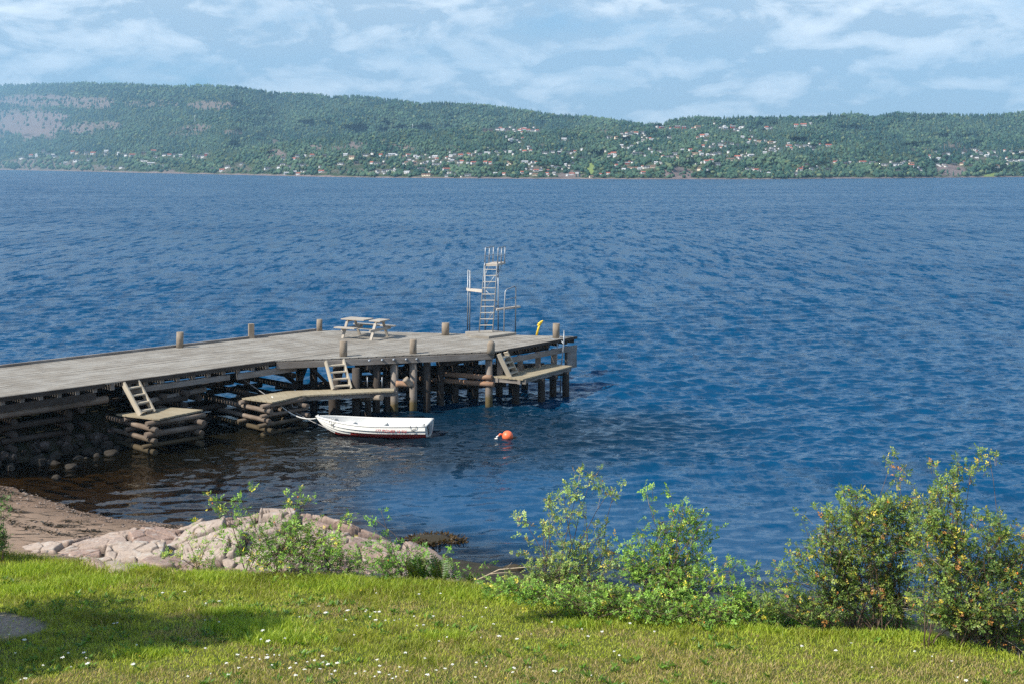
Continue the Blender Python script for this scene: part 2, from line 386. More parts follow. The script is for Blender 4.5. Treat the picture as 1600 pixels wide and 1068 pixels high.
ELL = [(45, 196, 66, 25, 1.0), (20, 178, 60, 8, .7), (128, 201, 26, 11, .85), (60, 157, 100, 10, .85), (140, 161, 50, 10, .8), (332, 165, 44, 8, .75), (245, 162, 50, 6, .55),
       (306, 200, 30, 7, .72), (365, 207, 24, 5, .7), (285, 209, 30, 4, .5), (170, 196, 28, 9, .7), (55, 258, 75, 9, .72), (140, 262, 40, 5, .6), (262, 268, 14, 3.5, .8), (365, 262, 36, 9, .4),
       (494, 230, 11, 6, .8), (556, 228, 20, 8, .8), (526, 232, 10, 5, .7), (431, 242, 17, 9, .85), (623, 230, 17, 6, .7), (650, 234, 16, 4, .6), (705, 232, 14, 6, .4), (600, 222, 12, 4, .5), (430, 222, 8, 4, .6),
       (680, 250, 60, 5, .32), (560, 268, 60, 5, .42), (940, 205, 12, 4, .5), (1060, 271, 26, 10, 1.0), (890, 273, 22, 7, .85), (830, 230, 26, 7, .35), (850, 262, 40, 6, .4), (1000, 262, 50, 6, .4),
       (1485, 266, 28, 9, 1.0), (1485, 228, 26, 8, .6), (1440, 236, 18, 6, .5), (1290, 264, 36, 5, .35), (1390, 268, 40, 5, .4), (1330, 213, 8, 2, .5), (1165, 268, 40, 6, .4), (1545, 250, 46, 6, .42), (1270, 185, 18, 3, .4), (1480, 200, 16, 2, .5)]
def rockmask(x, y):
    x = np.asarray(x, float); y = np.asarray(y, float); r = np.zeros_like(x)
    n = fbm(x / 13, y / 7, 4); n2 = fbm(x / 5 + 40, y / 3.2, 3)
    for cx, cy, rx, ry, k in ELL:
        dd = np.hypot((x - cx) / rx, (y - cy) / ry) + n * .8
        r = np.maximum(r, k * sstep(1.1, .7, dd))
    r = r * sstep(-.28, .02, n2 + (r - .55) * .7)
    ysh = np.interp(x, _sx, _sy)
    return np.maximum(r, sstep(2.6, 1.2, ysh - y + 2.6 * fbm(x / 11, y * 0, 3)))
# ---- houses, read off the photograph in four strips (strip x = 400*k + a/4, y = 120 + b/4)
HS = ["140 508 1.2,195 495,235 492,272 465 .7,300 488,335 492,345 500,410 540,455 472 .8,482 478,540 478,585 478 1.3,665 468,668 482 1.2,745 480,490 524 2.4 d,572 516 2 d,790 490,835 490 1.7 r,900 478,960 465 1.1 r,972 503,1030 490 1.2,1060 490,1095 492,1130 492,1215 498,1245 498,1270 500,1295 485 1 R,890 525,910 533,950 543 1.9,665 566,702 566,760 567,1020 556 .6,1325 580,1388 585 1.2,1425 565 1.3,1510 545",
 "75 573 1.5,175 513 1.2,240 515,258 497,305 497,350 492,430 495,170 550 1.3 d,210 562,145 565,285 553 1.8 d,405 562,190 603 1.1,265 607,410 592 1.4 r,530 545 1.4,560 488,600 505 1.3 y,690 490 1.5 d,780 492,850 487 1.6,755 542 1.2,725 540,628 540 1 b,840 585 1.8 d,800 590,920 503,955 490 1.2,960 518,940 538,995 535,1030 500,945 597 1.5,1040 575 2.3 d,1065 615 2.1 y,1055 540,1120 500 1.3,1130 515,1135 548 2 g,1190 578 1.7,1220 495,1235 520,1278 493 1,1330 485,1360 487,1400 485,1440 478,1505 468,1555 468,1590 470,1270 535,1265 555,1360 540 1.2 r,1435 537,1465 540,1590 537 1.4 y,1190 620,1325 615 1.6,1495 605,1550 608,1430 335 1 b,1470 335 1 b,1510 330,1540 335,1575 330,1590 395",
 "10 330,50 335,75 330,100 335 1 r,130 338,155 338,5 390,325 392 1.2,610 378 1.2,655 380 1 y,710 365 1 d,735 357 1.2 d,775 352,815 352,820 395,685 432,750 432,985 380,935 318 1 R,1035 315 1.2 R,1075 318 .8 R,1160 316 1.3,1300 318,1330 322 1.3,1380 316 1.1 R,1430 320,1590 320,1190 370 1 r,1215 366,1210 398,1195 435,1250 437 1.3,1300 425,1345 415,1375 420,1440 378,1480 415,1545 405,80 468,110 450 1 d,205 478 1.2,255 470,345 475,380 463,80 533 1.3,130 535,440 510,635 480 1.2,605 498,645 495,780 480 2.2 g,815 483,920 470 1.2,865 450,1018 483 1.2,1000 500,970 505,1040 503,1115 460 .8,1140 482 1.5,1255 485 1.2,1270 480,1365 517 1.6,1410 502 1.2,1425 510,1492 493 1.4,150 587 1.2,180 583,145 612 1.3,65 600,275 567 1 g,265 600,330 552,720 543 1 R,755 572 2.3,850 566 1.4,880 565 1 y,820 600 1 r,655 555,700 580,600 605,495 626 1 y,900 540,935 535,1215 530 1 r,1245 525,1280 545 1.5 g,1155 550,1170 578,375 608 1.2 r,410 600,1470 578,1525 585 1.3,1545 588,1580 475",
 "15 413 1.2,20 460 1 g,75 453,130 435 1.3,180 430,230 432,260 432,285 440 1 y,377 430 1.4,145 450 .6,5 322,175 306 1 r,222 302 1.2,240 548,200 580 1.1,270 577,375 580 1 b,175 608,420 535,488 543 1.3 b,592 534 1.6,655 538 1.6 g,730 550 1.5,790 545 1.8,825 548,890 555 1.6,895 545 1.2,815 592 1 b,950 583,1065 512,1100 485,1125 482,1230 465 1.1,1280 455 1.5,1330 483 1 g,1305 505,1365 495,1415 497 1.2,1410 470,1520 470,1585 465 1.5,1510 525 1.2,1545 525,1580 527 1.3,1425 560 1.4 y,1165 550 1.1 b,1210 548,1275 555 1.1 b,1060 550,1100 550,5 605"]
hr = random.Random(5); plan = []
for k0, row in enumerate(HS):
    for it in row.split(','):
        p = it.split(); kind = p[3] if len(p) > 3 else hr.choice('wwwwddddddrrrbgy')
        plan.append((400 * k0 + float(p[0]) / 4, 120 + float(p[1]) / 4, float(p[2]) if len(p) > 2 else .85, kind))
for hx, hy, hs, kind in list(plan):      # the smaller houses tucked in beside the ones listed
    if hr.random() < .26 and hx > 400: plan.append((hx + hr.choice((-1, 1)) * hr.uniform(8, 15), hy + hr.uniform(-3.5, 3.5), hr.uniform(.55, .8), hr.choice('wwddrbg')))
plan = [q for q in plan if q[1] < np.interp(q[0], _sx, _sy) - 2.2][:296]
def plots(x, y):     # trodden ground and lawns round the houses
    r = np.zeros_like(np.asarray(x, float))
    for hx, hy, hs, kind in plan: r = np.maximum(r, sstep(1.3, .5, np.hypot((x - hx) / (6 * hs + 2), (y - hy - 1.2) / 2.6)))
    return r
def fieldmask(x, y):
    f = np.hypot((x - 1551) / 14, (y - (273.5 - (x - 1551) * .12)) / 2.6) < 1
    g = np.hypot((x - 923) / 5, (y - 264) / 9) < 1
    return np.where(f | g, 1.0, 0.0)
fx = np.linspace(-480, 2080, 900); ft = np.linspace(0, 1, 120)
FX = np.repeat(fx[None, :], len(ft), 0)
FY = np.interp(FX, _sx, _sy) * (1 - ft[:, None]) + ridgeY(FX) * ft[:, None]
V = farP(FX, FY); V[0, :, 2] -= 1.5
back = V[-1] * np.array([1.12, 1.12, 1.0]); back[:, 2] -= 60
back2 = V[-1] * np.array([1.25, 1.25, 1.0]); back2[:, 2] = -3
V = np.concatenate([V, back[None], back2[None]], 0)
RM = np.concatenate([np.maximum(rockmask(FX, FY), .5 * plots(FX, FY) * (fbm(FX / 5, FY / 3, 3) > -.08)), np.zeros((2, len(fx)))], 0); FM = np.concatenate([fieldmask(FX, FY), np.zeros((2, len(fx)))], 0)
me = np_mesh('hills', V.reshape(-1, 3), quads=grid_quads(V.shape[0], V.shape[1]), smooth=True, attrs={'rock': RM.ravel(), 'field': FM.ravel()})
m, t = mat('hill_ground'); P = t.n('ShaderNodeTexCoord').outputs['Object']
n = t.noise(P, .05, 6, .65); n2 = t.noise(t.mapv(P, (1, 1, .35)), .16, 5, .7)
rock = t.mix(t.ramp(n2, [(.3, 0), (.7, 1)]), (.10, .075, .07), (.24, .185, .17))
soil = t.mix(t.ramp(n, [(.35, 0), (.65, 1)]), (.02, .035, .016), (.06, .08, .03))
c = t.mix(t.attr('rock', 'Fac'), soil, rock); c = t.mix(t.attr('field', 'Fac'), c, (.17, .22, .06))
t.out(principled(t, c, .95, None, .1))
tag(link('hills', me, None, m), kind='structure')
WALL = {'w': ('white', (.62, .61, .59)), 'd': ('white', (.64, .63, .6)), 'r': ('white', (.64, .62, .59)), 'y': ('cream', (.72, .6, .42)), 'R': ('red', (.36, .06, .04)), 'b': ('brown', (.07, .05, .04)), 'g': ('grey', (.36, .38, .38))}
ROOF = {'w': ('light grey', (.42, .42, .42)), 'd': ('dark grey', (.06, .06, .065)), 'r': ('red tiled', (.34, .1, .06)), 'y': ('brown', (.2, .11, .07)), 'R': ('grey', (.2, .19, .19)), 'b': ('black', (.04, .04, .045)), 'g': ('dark grey', (.09, .09, .1))}
HM = {}
for k_ in WALL:
    HM[k_] = (m_flat('house_wall_' + k_, WALL[k_][1], .7, .05, 1), m_flat('house_roof_' + k_, ROOF[k_][1], .7, .1, 1))
m_pane = m_flat('house_pane', (.03, .035, .04), .1, .1)
def house_meshes(k_):
    a = MB(); a.add([(-.5, -.4, -.5), (.5, -.4, -.5), (.5, .4, -.5), (-.5, .4, -.5), (-.5, -.4, .34), (.5, -.4, .34), (.5, .4, .34), (-.5, .4, .34), (-.5, 0, .6), (.5, 0, .6)],
        [(0, 1, 5, 4), (2, 3, 7, 6), (1, 2, 6, 9, 5), (3, 0, 4, 8, 7), (3, 2, 1, 0)])
    b = MB(); e = .56
    b.add([(-e, -.47, .3), (e, -.47, .3), (e, 0, .62), (-e, 0, .62), (e, .47, .3), (-e, .47, .3), (-e, -.47, .34), (e, -.47, .34), (e, 0, .67), (-e, 0, .67), (e, .47, .34), (-e, .47, .34)],
          [(0, 3, 2, 1), (3, 5, 4, 2), (6, 7, 8, 9), (9, 8, 10, 11), (0, 1, 7, 6), (5, 11, 10, 4), (1, 2, 8, 7), (2, 4, 10, 8), (0, 6, 9, 3), (3, 9, 11, 5)])
    A = a.mesh('wall'); B = b.mesh('roof'); A.materials.append(HM[k_][0]); B.materials.append(HM[k_][1]); return A, B
HMESH = {k_: house_meshes(k_) for k_ in WALL}
pw = MB(); pw.box((0, 0, 0), .13, .03, .17); PW = pw.mesh('window'); PW.materials.append(m_pane)
AREA = [(115, 'hamlet at the far left end of the opposite shore'), (330, 'hamlet below the long wooded ridge'), (470, 'shore beside the bare headland rocks'), (600, 'slope under the grey crags'), (720, 'slope above the diving tower'),
        (860, 'slope above the pale shore rocks in mid fjord'), (1010, 'slope below the dip in the ridge'), (1150, 'slope around the bare rocky knoll'), (1290, 'slope right of the bare rocky knoll'), (1430, 'shore below the dark wooded slope'), (1700, 'hamlet at the far right end of the opposite shore')]
hpx = []; hcount = {}
for hx, hy, hs, kind in plan:
    ar = next(a for lim, a in AREA if hx < lim); hill = hy < 222
    hcount[(ar, hill, kind)] = hcount.get((ar, hill, kind), 0) + 1
for hx, hy, hs, kind in plan:
    D = float(farD(hx, hy + 1.2)); px = D / F; p = at_d(hx, hy + .8, D)
    wpx = 6.6 * hs + hr.uniform(-.5, .8)
    ar = next(a for lim, a in AREA if hx < lim); hill = hy < 222
    where = ('high on the ' if hill else 'on the ') + ar
    if 'hamlet' in ar or 'shore' in ar[:6]: where = ('high above the ' if hill else 'in the ') + ar
    many = hcount[(ar, hill, kind)] > 1
    lab = '%s house with %s roof %s' % (WALL[kind][0], ROOF[kind][0], where)
    o = empty('house', p, hr.uniform(-.5, .5), ' '.join(lab.split()[:16]), 'house', 'houses ' + where)
    hh = 4.1 + (hr.random() * 1.2 if hs < 1.5 else .2)
    o.scale = (wpx * px, 5.5 * px, hh * px)
    A, B = HMESH[kind]
    link('wall', A, o); link('roof', B, o)
    if hs >= 1:
        for wx in ((-.26, .26) if hs < 1.7 else (-.34, 0, .34)):
            w_ = link('window', PW, o); w_.location = (wx, -.41, .1)
    hpx.append((hx, hy, wpx))
hpx = np.array(hpx)
# the smallest houses beyond the first three hundred: one mass of far roofs and walls
tv = []; tf = []; tc = []
for q in range(230):
    hx, hy, hs, kind = hr.choice(plan[60:]); hx += hr.uniform(-16, 16); hy += hr.uniform(-5, 5)
    if hy > np.interp(hx, _sx, _sy) - 2.5 or np.min(np.hypot(hpx[:, 0] - hx, (hpx[:, 1] - hy) * 1.6)) < 4: continue
    D = float(farD(hx, hy + 1)); px = D / F; p = at_d(hx, hy + .6, D); wv = np.array([(-.5, -.4, -.5), (.5, -.4, -.5), (.5, .4, -.5), (-.5, .4, -.5), (-.5, -.4, .4), (.5, -.4, .4), (.5, .4, .4), (-.5, .4, .4), (-.54, 0, .7), (.54, 0, .7), (-.54, -.46, .36), (.54, -.46, .36), (.54, .46, .36), (-.54, .46, .36)])
    a = hr.uniform(-.6, .6); sc = np.array([hr.uniform(3, 5) * px, 3.6 * px, hr.uniform(3, 4.2) * px]); wv = wv * sc; wv = np.stack([wv[:, 0] * math.cos(a) - wv[:, 1] * math.sin(a), wv[:, 0] * math.sin(a) + wv[:, 1] * math.cos(a), wv[:, 2]], -1) + np.array(p)
    n0 = len(tv) * 14; tv.append(wv); tf += [[n0 + i for i in f] for f in ((0, 1, 5, 4), (2, 3, 7, 6), (1, 2, 6, 5), (3, 0, 4, 7), (10, 11, 9, 8), (8, 9, 12, 13))]
    rc = hr.choice([(.08, .08, .085), (.3, .1, .06), (.35, .35, .35), (.12, .1, .09)]); tc.append([hr.choice([(.72, .71, .68), (.7, .66, .58), (.5, .5, .48)])] * 8 + [rc] * 6); hpx = np.vstack([hpx, (hx, hy, 4)])
m_far, t = mat('far_paint'); t.out(principled(t, t.attr('tint'), .7, None, .3))
tag(link('distant_houses', np_mesh('distant_houses', np.concatenate(tv), quads=np.array(tf), col=np.concatenate([np.array(q) for q in tc])), None, m_far), 'scatter of the tiniest pale houses among the trees across the fjord', 'houses', kind='stuff')
# ---- forest on the far hills: one mass
NT_ = 46000
x = rng.uniform(-440, 2040, NT_ * 2); tt = rng.uniform(0, 1, NT_ * 2)
ysh = np.interp(x, _sx, _sy); yr = ridgeY(x)
y = ysh * (1 - tt) + yr * tt
keep = rng.random(len(x)) > rockmask(x, y) * .9 + fieldmask(x, y)
keep &= (y < ysh - 1.0)
vill = sstep(228, 250, y) * (.42 + .3 * np.sign(fbm(x / 30, y / 14, 3)))
keep &= rng.random(len(x)) > np.clip(vill, 0, .75)
for hx, hy, wpx in hpx: keep &= ~((np.abs(x - hx) < wpx * .62) & (y > hy - 1.6) & (y < hy + 4.6))
x = x[keep][:NT_]; y = y[keep][:NT_]
xr = rng.uniform(-440, 2040, 2600); x = np.concatenate([x, xr]); y = np.concatenate([y, ridgeY(xr) + .4])
n = len(x); Pw = farP(x, y); px = Pw[:, 1] / F
conif = rng.random(n) < np.clip(.68 - .5 * sstep(235, 262, y) + .7 * fbm(x / 40, y / 16, 2), .08, .95)
near = sstep(200, 275, y)
hpx_ = np.where(conif, rng.uniform(3.4, 8.0, n), rng.uniform(2.4, 6.2, n)) * (.86 + .25 * near)
hpx_ = np.where((x > 1130) & (x < 1330) & (y < ridgeY(x) + 2) & (rng.random(n) < .12), hpx_ * 1.5, hpx_)
rpx_ = np.where(conif, rng.uniform(.24, .34, n), rng.uniform(.48, .75, n)) * hpx_
def ball():
    import bmesh
    b = bmesh.new(); bmesh.ops.create_icosphere(b, subdivisions=1, radius=1); b.verts.ensure_lookup_table()
    v = np.array([p.co[:] for p in b.verts]); f = np.array([[q.index for q in p.verts] for p in b.faces]); b.free(); return v, f
bv, bf = ball()
cv = []; cf = []
for lvl, (z0, z1, r0) in enumerate(((-.12, .55, 1.0), (.3, 1.0, .72))):
    o = len(cv); kk = 5
    for i in range(kk):
        a = 2 * math.pi * (i + .5 * lvl) / kk; cv.append((math.cos(a) * r0, math.sin(a) * r0, z0))
    cv.append((0, 0, z1))
    cf += [(o + i, o + (i + 1) % kk, o + kk) for i in range(kk)]
cv = np.array(cv); cf = np.array(cf)
tone = fbm(x / 55, y / 18, 3) + 1.1 * fbm(x / 20 + 30, y / 8, 3)
def forest(sel, bvv, bff, zoff, zs, cols, jit):
    m_ = sel.sum(); rs = (rpx_ * px)[sel]; hs_ = (hpx_ * px)[sel]; P0 = Pw[sel]
    a = rng.uniform(0, 6.28, m_); ca, sa = np.cos(a), np.sin(a)
    B = bvv[None] * (1 + rng.uniform(-jit, jit, (m_, len(bvv), 1)))
    vx = (B[..., 0] * ca[:, None] - B[..., 1] * sa[:, None]) * rs[:, None] + P0[:, None, 0]
    vy = (B[..., 0] * sa[:, None] + B[..., 1] * ca[:, None]) * rs[:, None] + P0[:, None, 1]
    vz = (B[..., 2] * zs + zoff) * hs_[:, None] + P0[:, None, 2]
    c0, c1, c2 = map(np.array, cols)
    f = np.clip(.5 + tone[sel] * 1.6 + rng.normal(0, .22, m_), 0, 1)[:, None]
    c = c0 * (1 - f) + c1 * f; yl = rng.random(m_) < .10; c[yl] = c2 * rng.uniform(.7, 1.1, (yl.sum(), 1))
    return np.stack([vx, vy, vz], -1).reshape(-1, 3), (bff[None] + (np.arange(m_) * len(bvv))[:, None, None]).reshape(-1, 3), np.repeat(c, len(bvv), 0)
m_tree, t = mat('far_foliage'); t.out(principled(t, t.attr('tint'), .9, None, .1))
a = forest(conif, cv, cf, 0, 1, ((.016, .044, .044), (.055, .098, .072), (.085, .112, .06)), .16)  # tints pushed towards blue, adding painted haze to the trees
tag(link('spruce_forest', np_mesh('spruce_forest', a[0], tris=a[1], col=a[2]), None, m_tree), 'dark spruce forest covering the hills across the fjord', 'forest', kind='stuff')
a = forest(~conif, bv, bf, .42, .55, ((.03, .07, .048), (.08, .132, .075), (.125, .16, .08)), .3)  # same blue push for haze in the leaf tints
tag(link('broadleaf_trees', np_mesh('broadleaf_trees', a[0], tris=a[1], col=a[2]), None, m_tree), 'green broadleaf woodland among the houses across the fjord', 'woodland', kind='stuff')
# ---- masts on the far hill
m_steel = m_flat('pale_steel', (.62, .63, .63), .5, .1)
for mx, my, hp, lab in ((644.5, 204, 9.5, 'white telecom mast rising from the wooded hill in mid fjord'), (304.5, 197, 17, 'thin power pylon above the rock ledges on the left hill')):
    D = float(farD(mx, my)); px = D / F; p = at_d(mx, my, D); h = hp * px
    o = empty('mast', p, 0, lab, 'mast')
    b = MB(); wd = (.28 if hp < 12 else .12) * px * 2
    for sx, sy in ((-1, -1), (1, -1), (1, 1), (-1, 1)): b.tube([(sx * wd, sy * wd, -h * .1), (sx * wd * .4, sy * wd * .4, h)], .12 * px, 5)
    for i in range(8):
        z0 = h * i / 8; b.beam((-wd * .9, -wd, z0), (wd * .9, -wd, z0 + h / 8), .12 * px, .12 * px)
    b.build('tower', m_steel, o)
    b = MB(); b.beam((-1.1 * px, 0, h * .93), (1.1 * px, 0, h * .93), .35 * px, .35 * px); b.tube([(0, 0, h), (0, 0, h * 1.12)], .12 * px, 5); b.build('antenna', m_steel, o)

# ================================================================== the timber pier
ZD = 2.1
Bp = at_z(430, 563.2, ZD); Ap = at_z(0, 620.3, ZD)
WD = (Bp - Ap).normalized(); VD = Vector((-WD.y, WD.x, 0))
def uv(u, v, z=0): return Vector((Bp.x + WD.x * u + VD.x * v, Bp.y + WD.y * u + VD.y * v, z))
def to_uv(p): r = p - Bp; return (r.x * WD.x + r.y * WD.y, r.x * VD.x + r.y * VD.y)
Cu = to_uv(at_z(776, 548.3, ZD)); Du = to_uv(at_z(901, 525.6, ZD)); VF = 5.65
Eu = (6.4, VF)
w_deck = m_wood('deck_wood', (.19, .172, .148), (.43, .40, .352), (.33, .295, .24), .5)
w_land = m_wood('landing_wood', (.25, .21, .14), (.42, .36, .255), (.34, .28, .185), .35)
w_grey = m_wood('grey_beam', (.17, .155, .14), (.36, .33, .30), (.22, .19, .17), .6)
w_shaded = m_wood('shaded_timber', (.04, .032, .026), (.10, .083, .07), (.06, .05, .042), .6)  # darkened so the shade under the deck sits in the wood colour
w_log = m_wood('log_wood', (.12, .095, .075), (.30, .25, .205), (.20, .14, .10), .65, wet=(.10, .075, .045))
w_post = m_wood('post_wood', (.18, .145, .11), (.38, .32, .255), (.28, .23, .17), .5)
w_pile = m_wood('pile_wood', (.16, .13, .11), (.33, .29, .25), (.26, .22, .18), .5, wet=(.20, .15, .065))
w_rust = m_wood('rust_timber', (.24, .14, .085), (.47, .33, .23), (.36, .17, .09), .3)
w_new = m_wood('stair_wood', (.33, .285, .22), (.54, .48, .38), (.44, .37, .28), .15)
m_zinc = m_flat('galvanised', (.30, .32, .34), .5, .18, 9, metallic=.55)
m_iron = m_flat('dark_iron', (.05, .045, .04), .6)
def strips(mb, poly, ang, wid, gap, z, th, seg=None, frame=None):
    """planks with gaps, clipped to a polygon given in plan; ang = plank direction"""
    c, s = math.cos(ang), math.sin(ang)
    q = [(x * c + y * s, -x * s + y * c) for x, y in poly]
    b0 = min(p[1] for p in q); b1 = max(p[1] for p in q)
    def span(b):
        xs = []
        for (ax, ay), (bx, by) in zip(q, q[1:] + q[:1]):
            if (ay <= b) != (by <= b): xs.append(ax + (bx - ax) * (b - ay) / (by - ay))
        return (min(xs), max(xs)) if len(xs) > 1 else None
    b = b0 + .004
    back = lambda a, b_: (a * c - b_ * s, a * s + b_ * c)
    while b < b1 - .02:
        e = min(b + wid, b1 - .003)
        s0 = span(b + 1e-4); s1 = span(e - 1e-4)
        if s0 and s1 and e - b > .02:
            cuts = [0.0]; L = max(s0[1] - s0[0], s1[1] - s1[0])
            if seg:
                k = random.uniform(.3, 1) * seg
                while k < L - .4: cuts.append(k / L); k += seg * random.uniform(.8, 1.2)
            cuts.append(1.0)
            for a, d in zip(cuts, cuts[1:]):
                dz = random.uniform(-.004, .004); r = random.random() * 70; g2 = .004 / L
                def pt(f, sp, bb, zz):
                    x, y = back(sp[0] + (sp[1] - sp[0]) * f, bb); p = frame(x, y); return (p.x, p.y, zz)
                jit = random.uniform(-.012, .012) / L
                a_ = a + g2 + (jit if a == 0 else 0); d_ = d - g2 + (jit if d == 1 else 0)
                vs = [pt(f, sp, bb, zz) for zz in (z - th + dz, z + dz) for f, sp, bb in ((a_, s0, b), (d_, s0, b), (d_, s1, e), (a_, s1, e))]
                gs = [(f * L + r, bb + r, r + zz) for zz in (0, th) for f, bb in ((a_, 0), (d_, 0), (d_, e - b), (a_, e - b))]
                mb.add(vs, [(3, 2, 1, 0), (4, 5, 6, 7), (0, 1, 5, 4), (1, 2, 6, 5), (2, 3, 7, 6), (3, 0, 4, 7)], gs)
        b += wid + gap
pier = empty('pier', uv(0, 0, 0), 0, 'long grey timber pier on piles and log cribs reaching out from the beach', 'pier')
PI = Matrix.Translation(uv(0, 0, 0)).inverted()
def part(mb, name, mt, parent=pier):
    o = mb.build(name, mt, parent); o.matrix_parent_inverse = Matrix.Translation(parent.location).inverted() if parent.parent is None else Matrix(); return o
class PB(MB): pass
b = MB(); strips(b, [(-24, 0), (0, 0), Cu, Du, Eu, (-24, VF)], 0, .138, .024, ZD, .034, 4.2, lambda x, y: uv(x, y))
part(b, 'deck', w_deck)
def lerp2(a, c, f): return (a[0] + (c[0] - a[0]) * f, a[1] + (c[1] - a[1]) * f)
def bm(name, mt, p0, p1, wd, ht):
    b = MB(); b.beam(p0, p1, wd, ht); return part(b, name, mt)
def log(name, mt, p0, p1, r, n=10, wob=.07):
    b = MB(); b.tube([p0, p1], r, n, wob, r1=r * .93); return part(b, name, mt)
# edge boards
bm('edge_board', w_shaded, uv(-24, -.03, ZD - .055), uv(-6.62, -.03, ZD - .055), .05, .13)
bm('edge_board', w_shaded, uv(-6.02, -.03, ZD - .055), uv(-.05, -.03, ZD - .055), .05, .13)
bm('kerb', w_grey, uv(-24, VF - .06, ZD + .045), uv(6.1, VF - .06, ZD + .045), .12, .09)
c2 = Vector((Cu[0], Cu[1], 0)); d2 = Vector((Du[0], Du[1], 0))
nBC = Vector((Cu[1], -Cu[0], 0)).normalized()     # outward of B-C in uv
def off(p, n, k): return (p[0] + n.x * k, p[1] + n.y * k)
if nBC.x > 0: nBC = -nBC
nBC = nBC if nBC.y < 0 else -nBC
B2 = (0, 0)
p0 = off(B2, nBC, .02); p1 = off(Cu, nBC, .02)
bm('fascia_beam', w_grey, uv(*lerp2(p0, p1, .005), ZD - .17), uv(*lerp2(p0, p1, .985), ZD - .17), .09, .22)
cd = (d2 - c2).normalized(); nCD = Vector((cd.y, -cd.x, 0)); nCD = nCD if nCD.y < 0 else -nCD
q0 = off(Cu, nCD, .03); q1 = off(Du, nCD, .03)
bm('edge_board', w_shaded, uv(*lerp2(q0, q1, .12), ZD - .04), uv(*lerp2(q0, q1, .995), ZD - .04), .05, .10)
bm('side_beam', w_grey, uv(*lerp2(q0, q1, .10), ZD - .43), uv(*lerp2(q0, q1, .985), ZD - .43), .1, .20)
de = (Vector((*Eu, 0)) - d2).normalized()
bm('back_beam', w_shaded, uv(*lerp2(Du, Eu, .01), ZD - .16), uv(*lerp2(Du, Eu, .99), ZD - .16), .08, .2)
# joists: across the walkway every 0.6 m, and under the platform
u = -23.7
def vfront(u_):     # near edge of the deck at u
    if u_ <= 0: return 0.06
    if u_ <= Cu[0]: return Cu[1] * u_ / Cu[0] + .06
    f = (u_ - Cu[0]) / (Du[0] - Cu[0]); return Cu[1] + (Du[1] - Cu[1]) * f + .06
def vback(u_):
    if u_ <= Eu[0]: return VF - .1
    f = (u_ - Eu[0]) / (Du[0] - Eu[0]); return Eu[1] + (Du[1] - Eu[1]) * f - .1
while u < Du[0] - .3:
    if vback(u) - vfront(u) > .3:
        bm('joist', w_grey if u < 0 else w_shaded, uv(u, vfront(u), ZD - .15), uv(u, vback(u), ZD - .15), .13, .21)
    u += .6
# bearers along the walkway and the long logs below them
bm('bearer', w_shaded, uv(-24, .1, ZD - .36), uv(-6.9, .1, ZD - .36), .18, .2)
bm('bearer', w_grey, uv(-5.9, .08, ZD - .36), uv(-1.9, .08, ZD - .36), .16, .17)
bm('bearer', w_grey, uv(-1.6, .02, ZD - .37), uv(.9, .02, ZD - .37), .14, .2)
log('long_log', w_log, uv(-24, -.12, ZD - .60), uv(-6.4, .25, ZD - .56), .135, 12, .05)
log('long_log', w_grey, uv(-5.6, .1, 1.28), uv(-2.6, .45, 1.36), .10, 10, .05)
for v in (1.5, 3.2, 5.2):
    bm('bearer', w_shaded, uv(-24, v, ZD - .36), uv(Cu[0] + 1.5, v, ZD - .36), .2, .2)
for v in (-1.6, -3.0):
    bm('bearer', w_shaded, uv(-v * 1.9 - .2, v, ZD - .36), uv(Du[0] - 1.2, v, ZD - .36), .2, .2)
# log cribs
def crib(u0, u1, v0, v1, levels, zt, mt=w_log, vext=2.4, uext=.18, r=.105, nu=2):
    z = zt
    for k in range(levels):
        vv = [v0 + .12, v1 - .12] if nu == 2 else [v0 + .12, (v0 + v1) / 2, v1 - .12]
        for v in [q for q in vv if random.random() > .12 or k == 0]: log('crib_log', mt, uv(u0 - uext * random.uniform(.3, 1.7), v, z), uv(u1 + uext * random.uniform(.5, 1.2), v + random.uniform(-.05, .05), z + random.uniform(-.02, .02)), r * random.uniform(.72, 1.12))
        z -= r * 1.95
        for u_ in (u0 + .06, u1 - .06): log('crib_log', mt, uv(u_ + random.uniform(-.04, .04), v0 - uext * random.uniform(.2, 1.9), z), uv(u_, v1 + vext, z), r * random.uniform(.9, 1.1))
        z -= r * 1.95
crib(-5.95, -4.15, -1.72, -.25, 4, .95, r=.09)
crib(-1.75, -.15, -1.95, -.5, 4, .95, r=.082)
crib(-4.6, -3.6, .1, 2.2, 5, 1.62, w_shaded, .6)
crib(-9.5, -7.6, .5, 2.6, 4, 1.45, w_shaded, 1.4)
crib(-.9, 1.2, .6, 2.8, 5, 1.6, w_shaded, 1.2)
for k in range(9): log('crib_log', w_shaded, uv(-24, 5.2 + .05 * (k % 2), .02 + k * .2), uv(-.9 - .4 * (k % 3), 5.2, .02 + k * .2), .105)
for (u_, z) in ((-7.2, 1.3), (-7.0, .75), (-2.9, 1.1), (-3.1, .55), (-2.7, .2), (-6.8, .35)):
    log('cross_log', w_shaded, uv(u_, .3, z), uv(u_ + .1, 5.2, z), .11)
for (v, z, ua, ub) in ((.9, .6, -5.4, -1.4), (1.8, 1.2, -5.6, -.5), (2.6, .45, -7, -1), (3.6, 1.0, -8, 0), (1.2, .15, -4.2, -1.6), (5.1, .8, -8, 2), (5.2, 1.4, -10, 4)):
    log('tie_log', w_shaded, uv(ua, v, z), uv(ub, v + .1, z), .10)
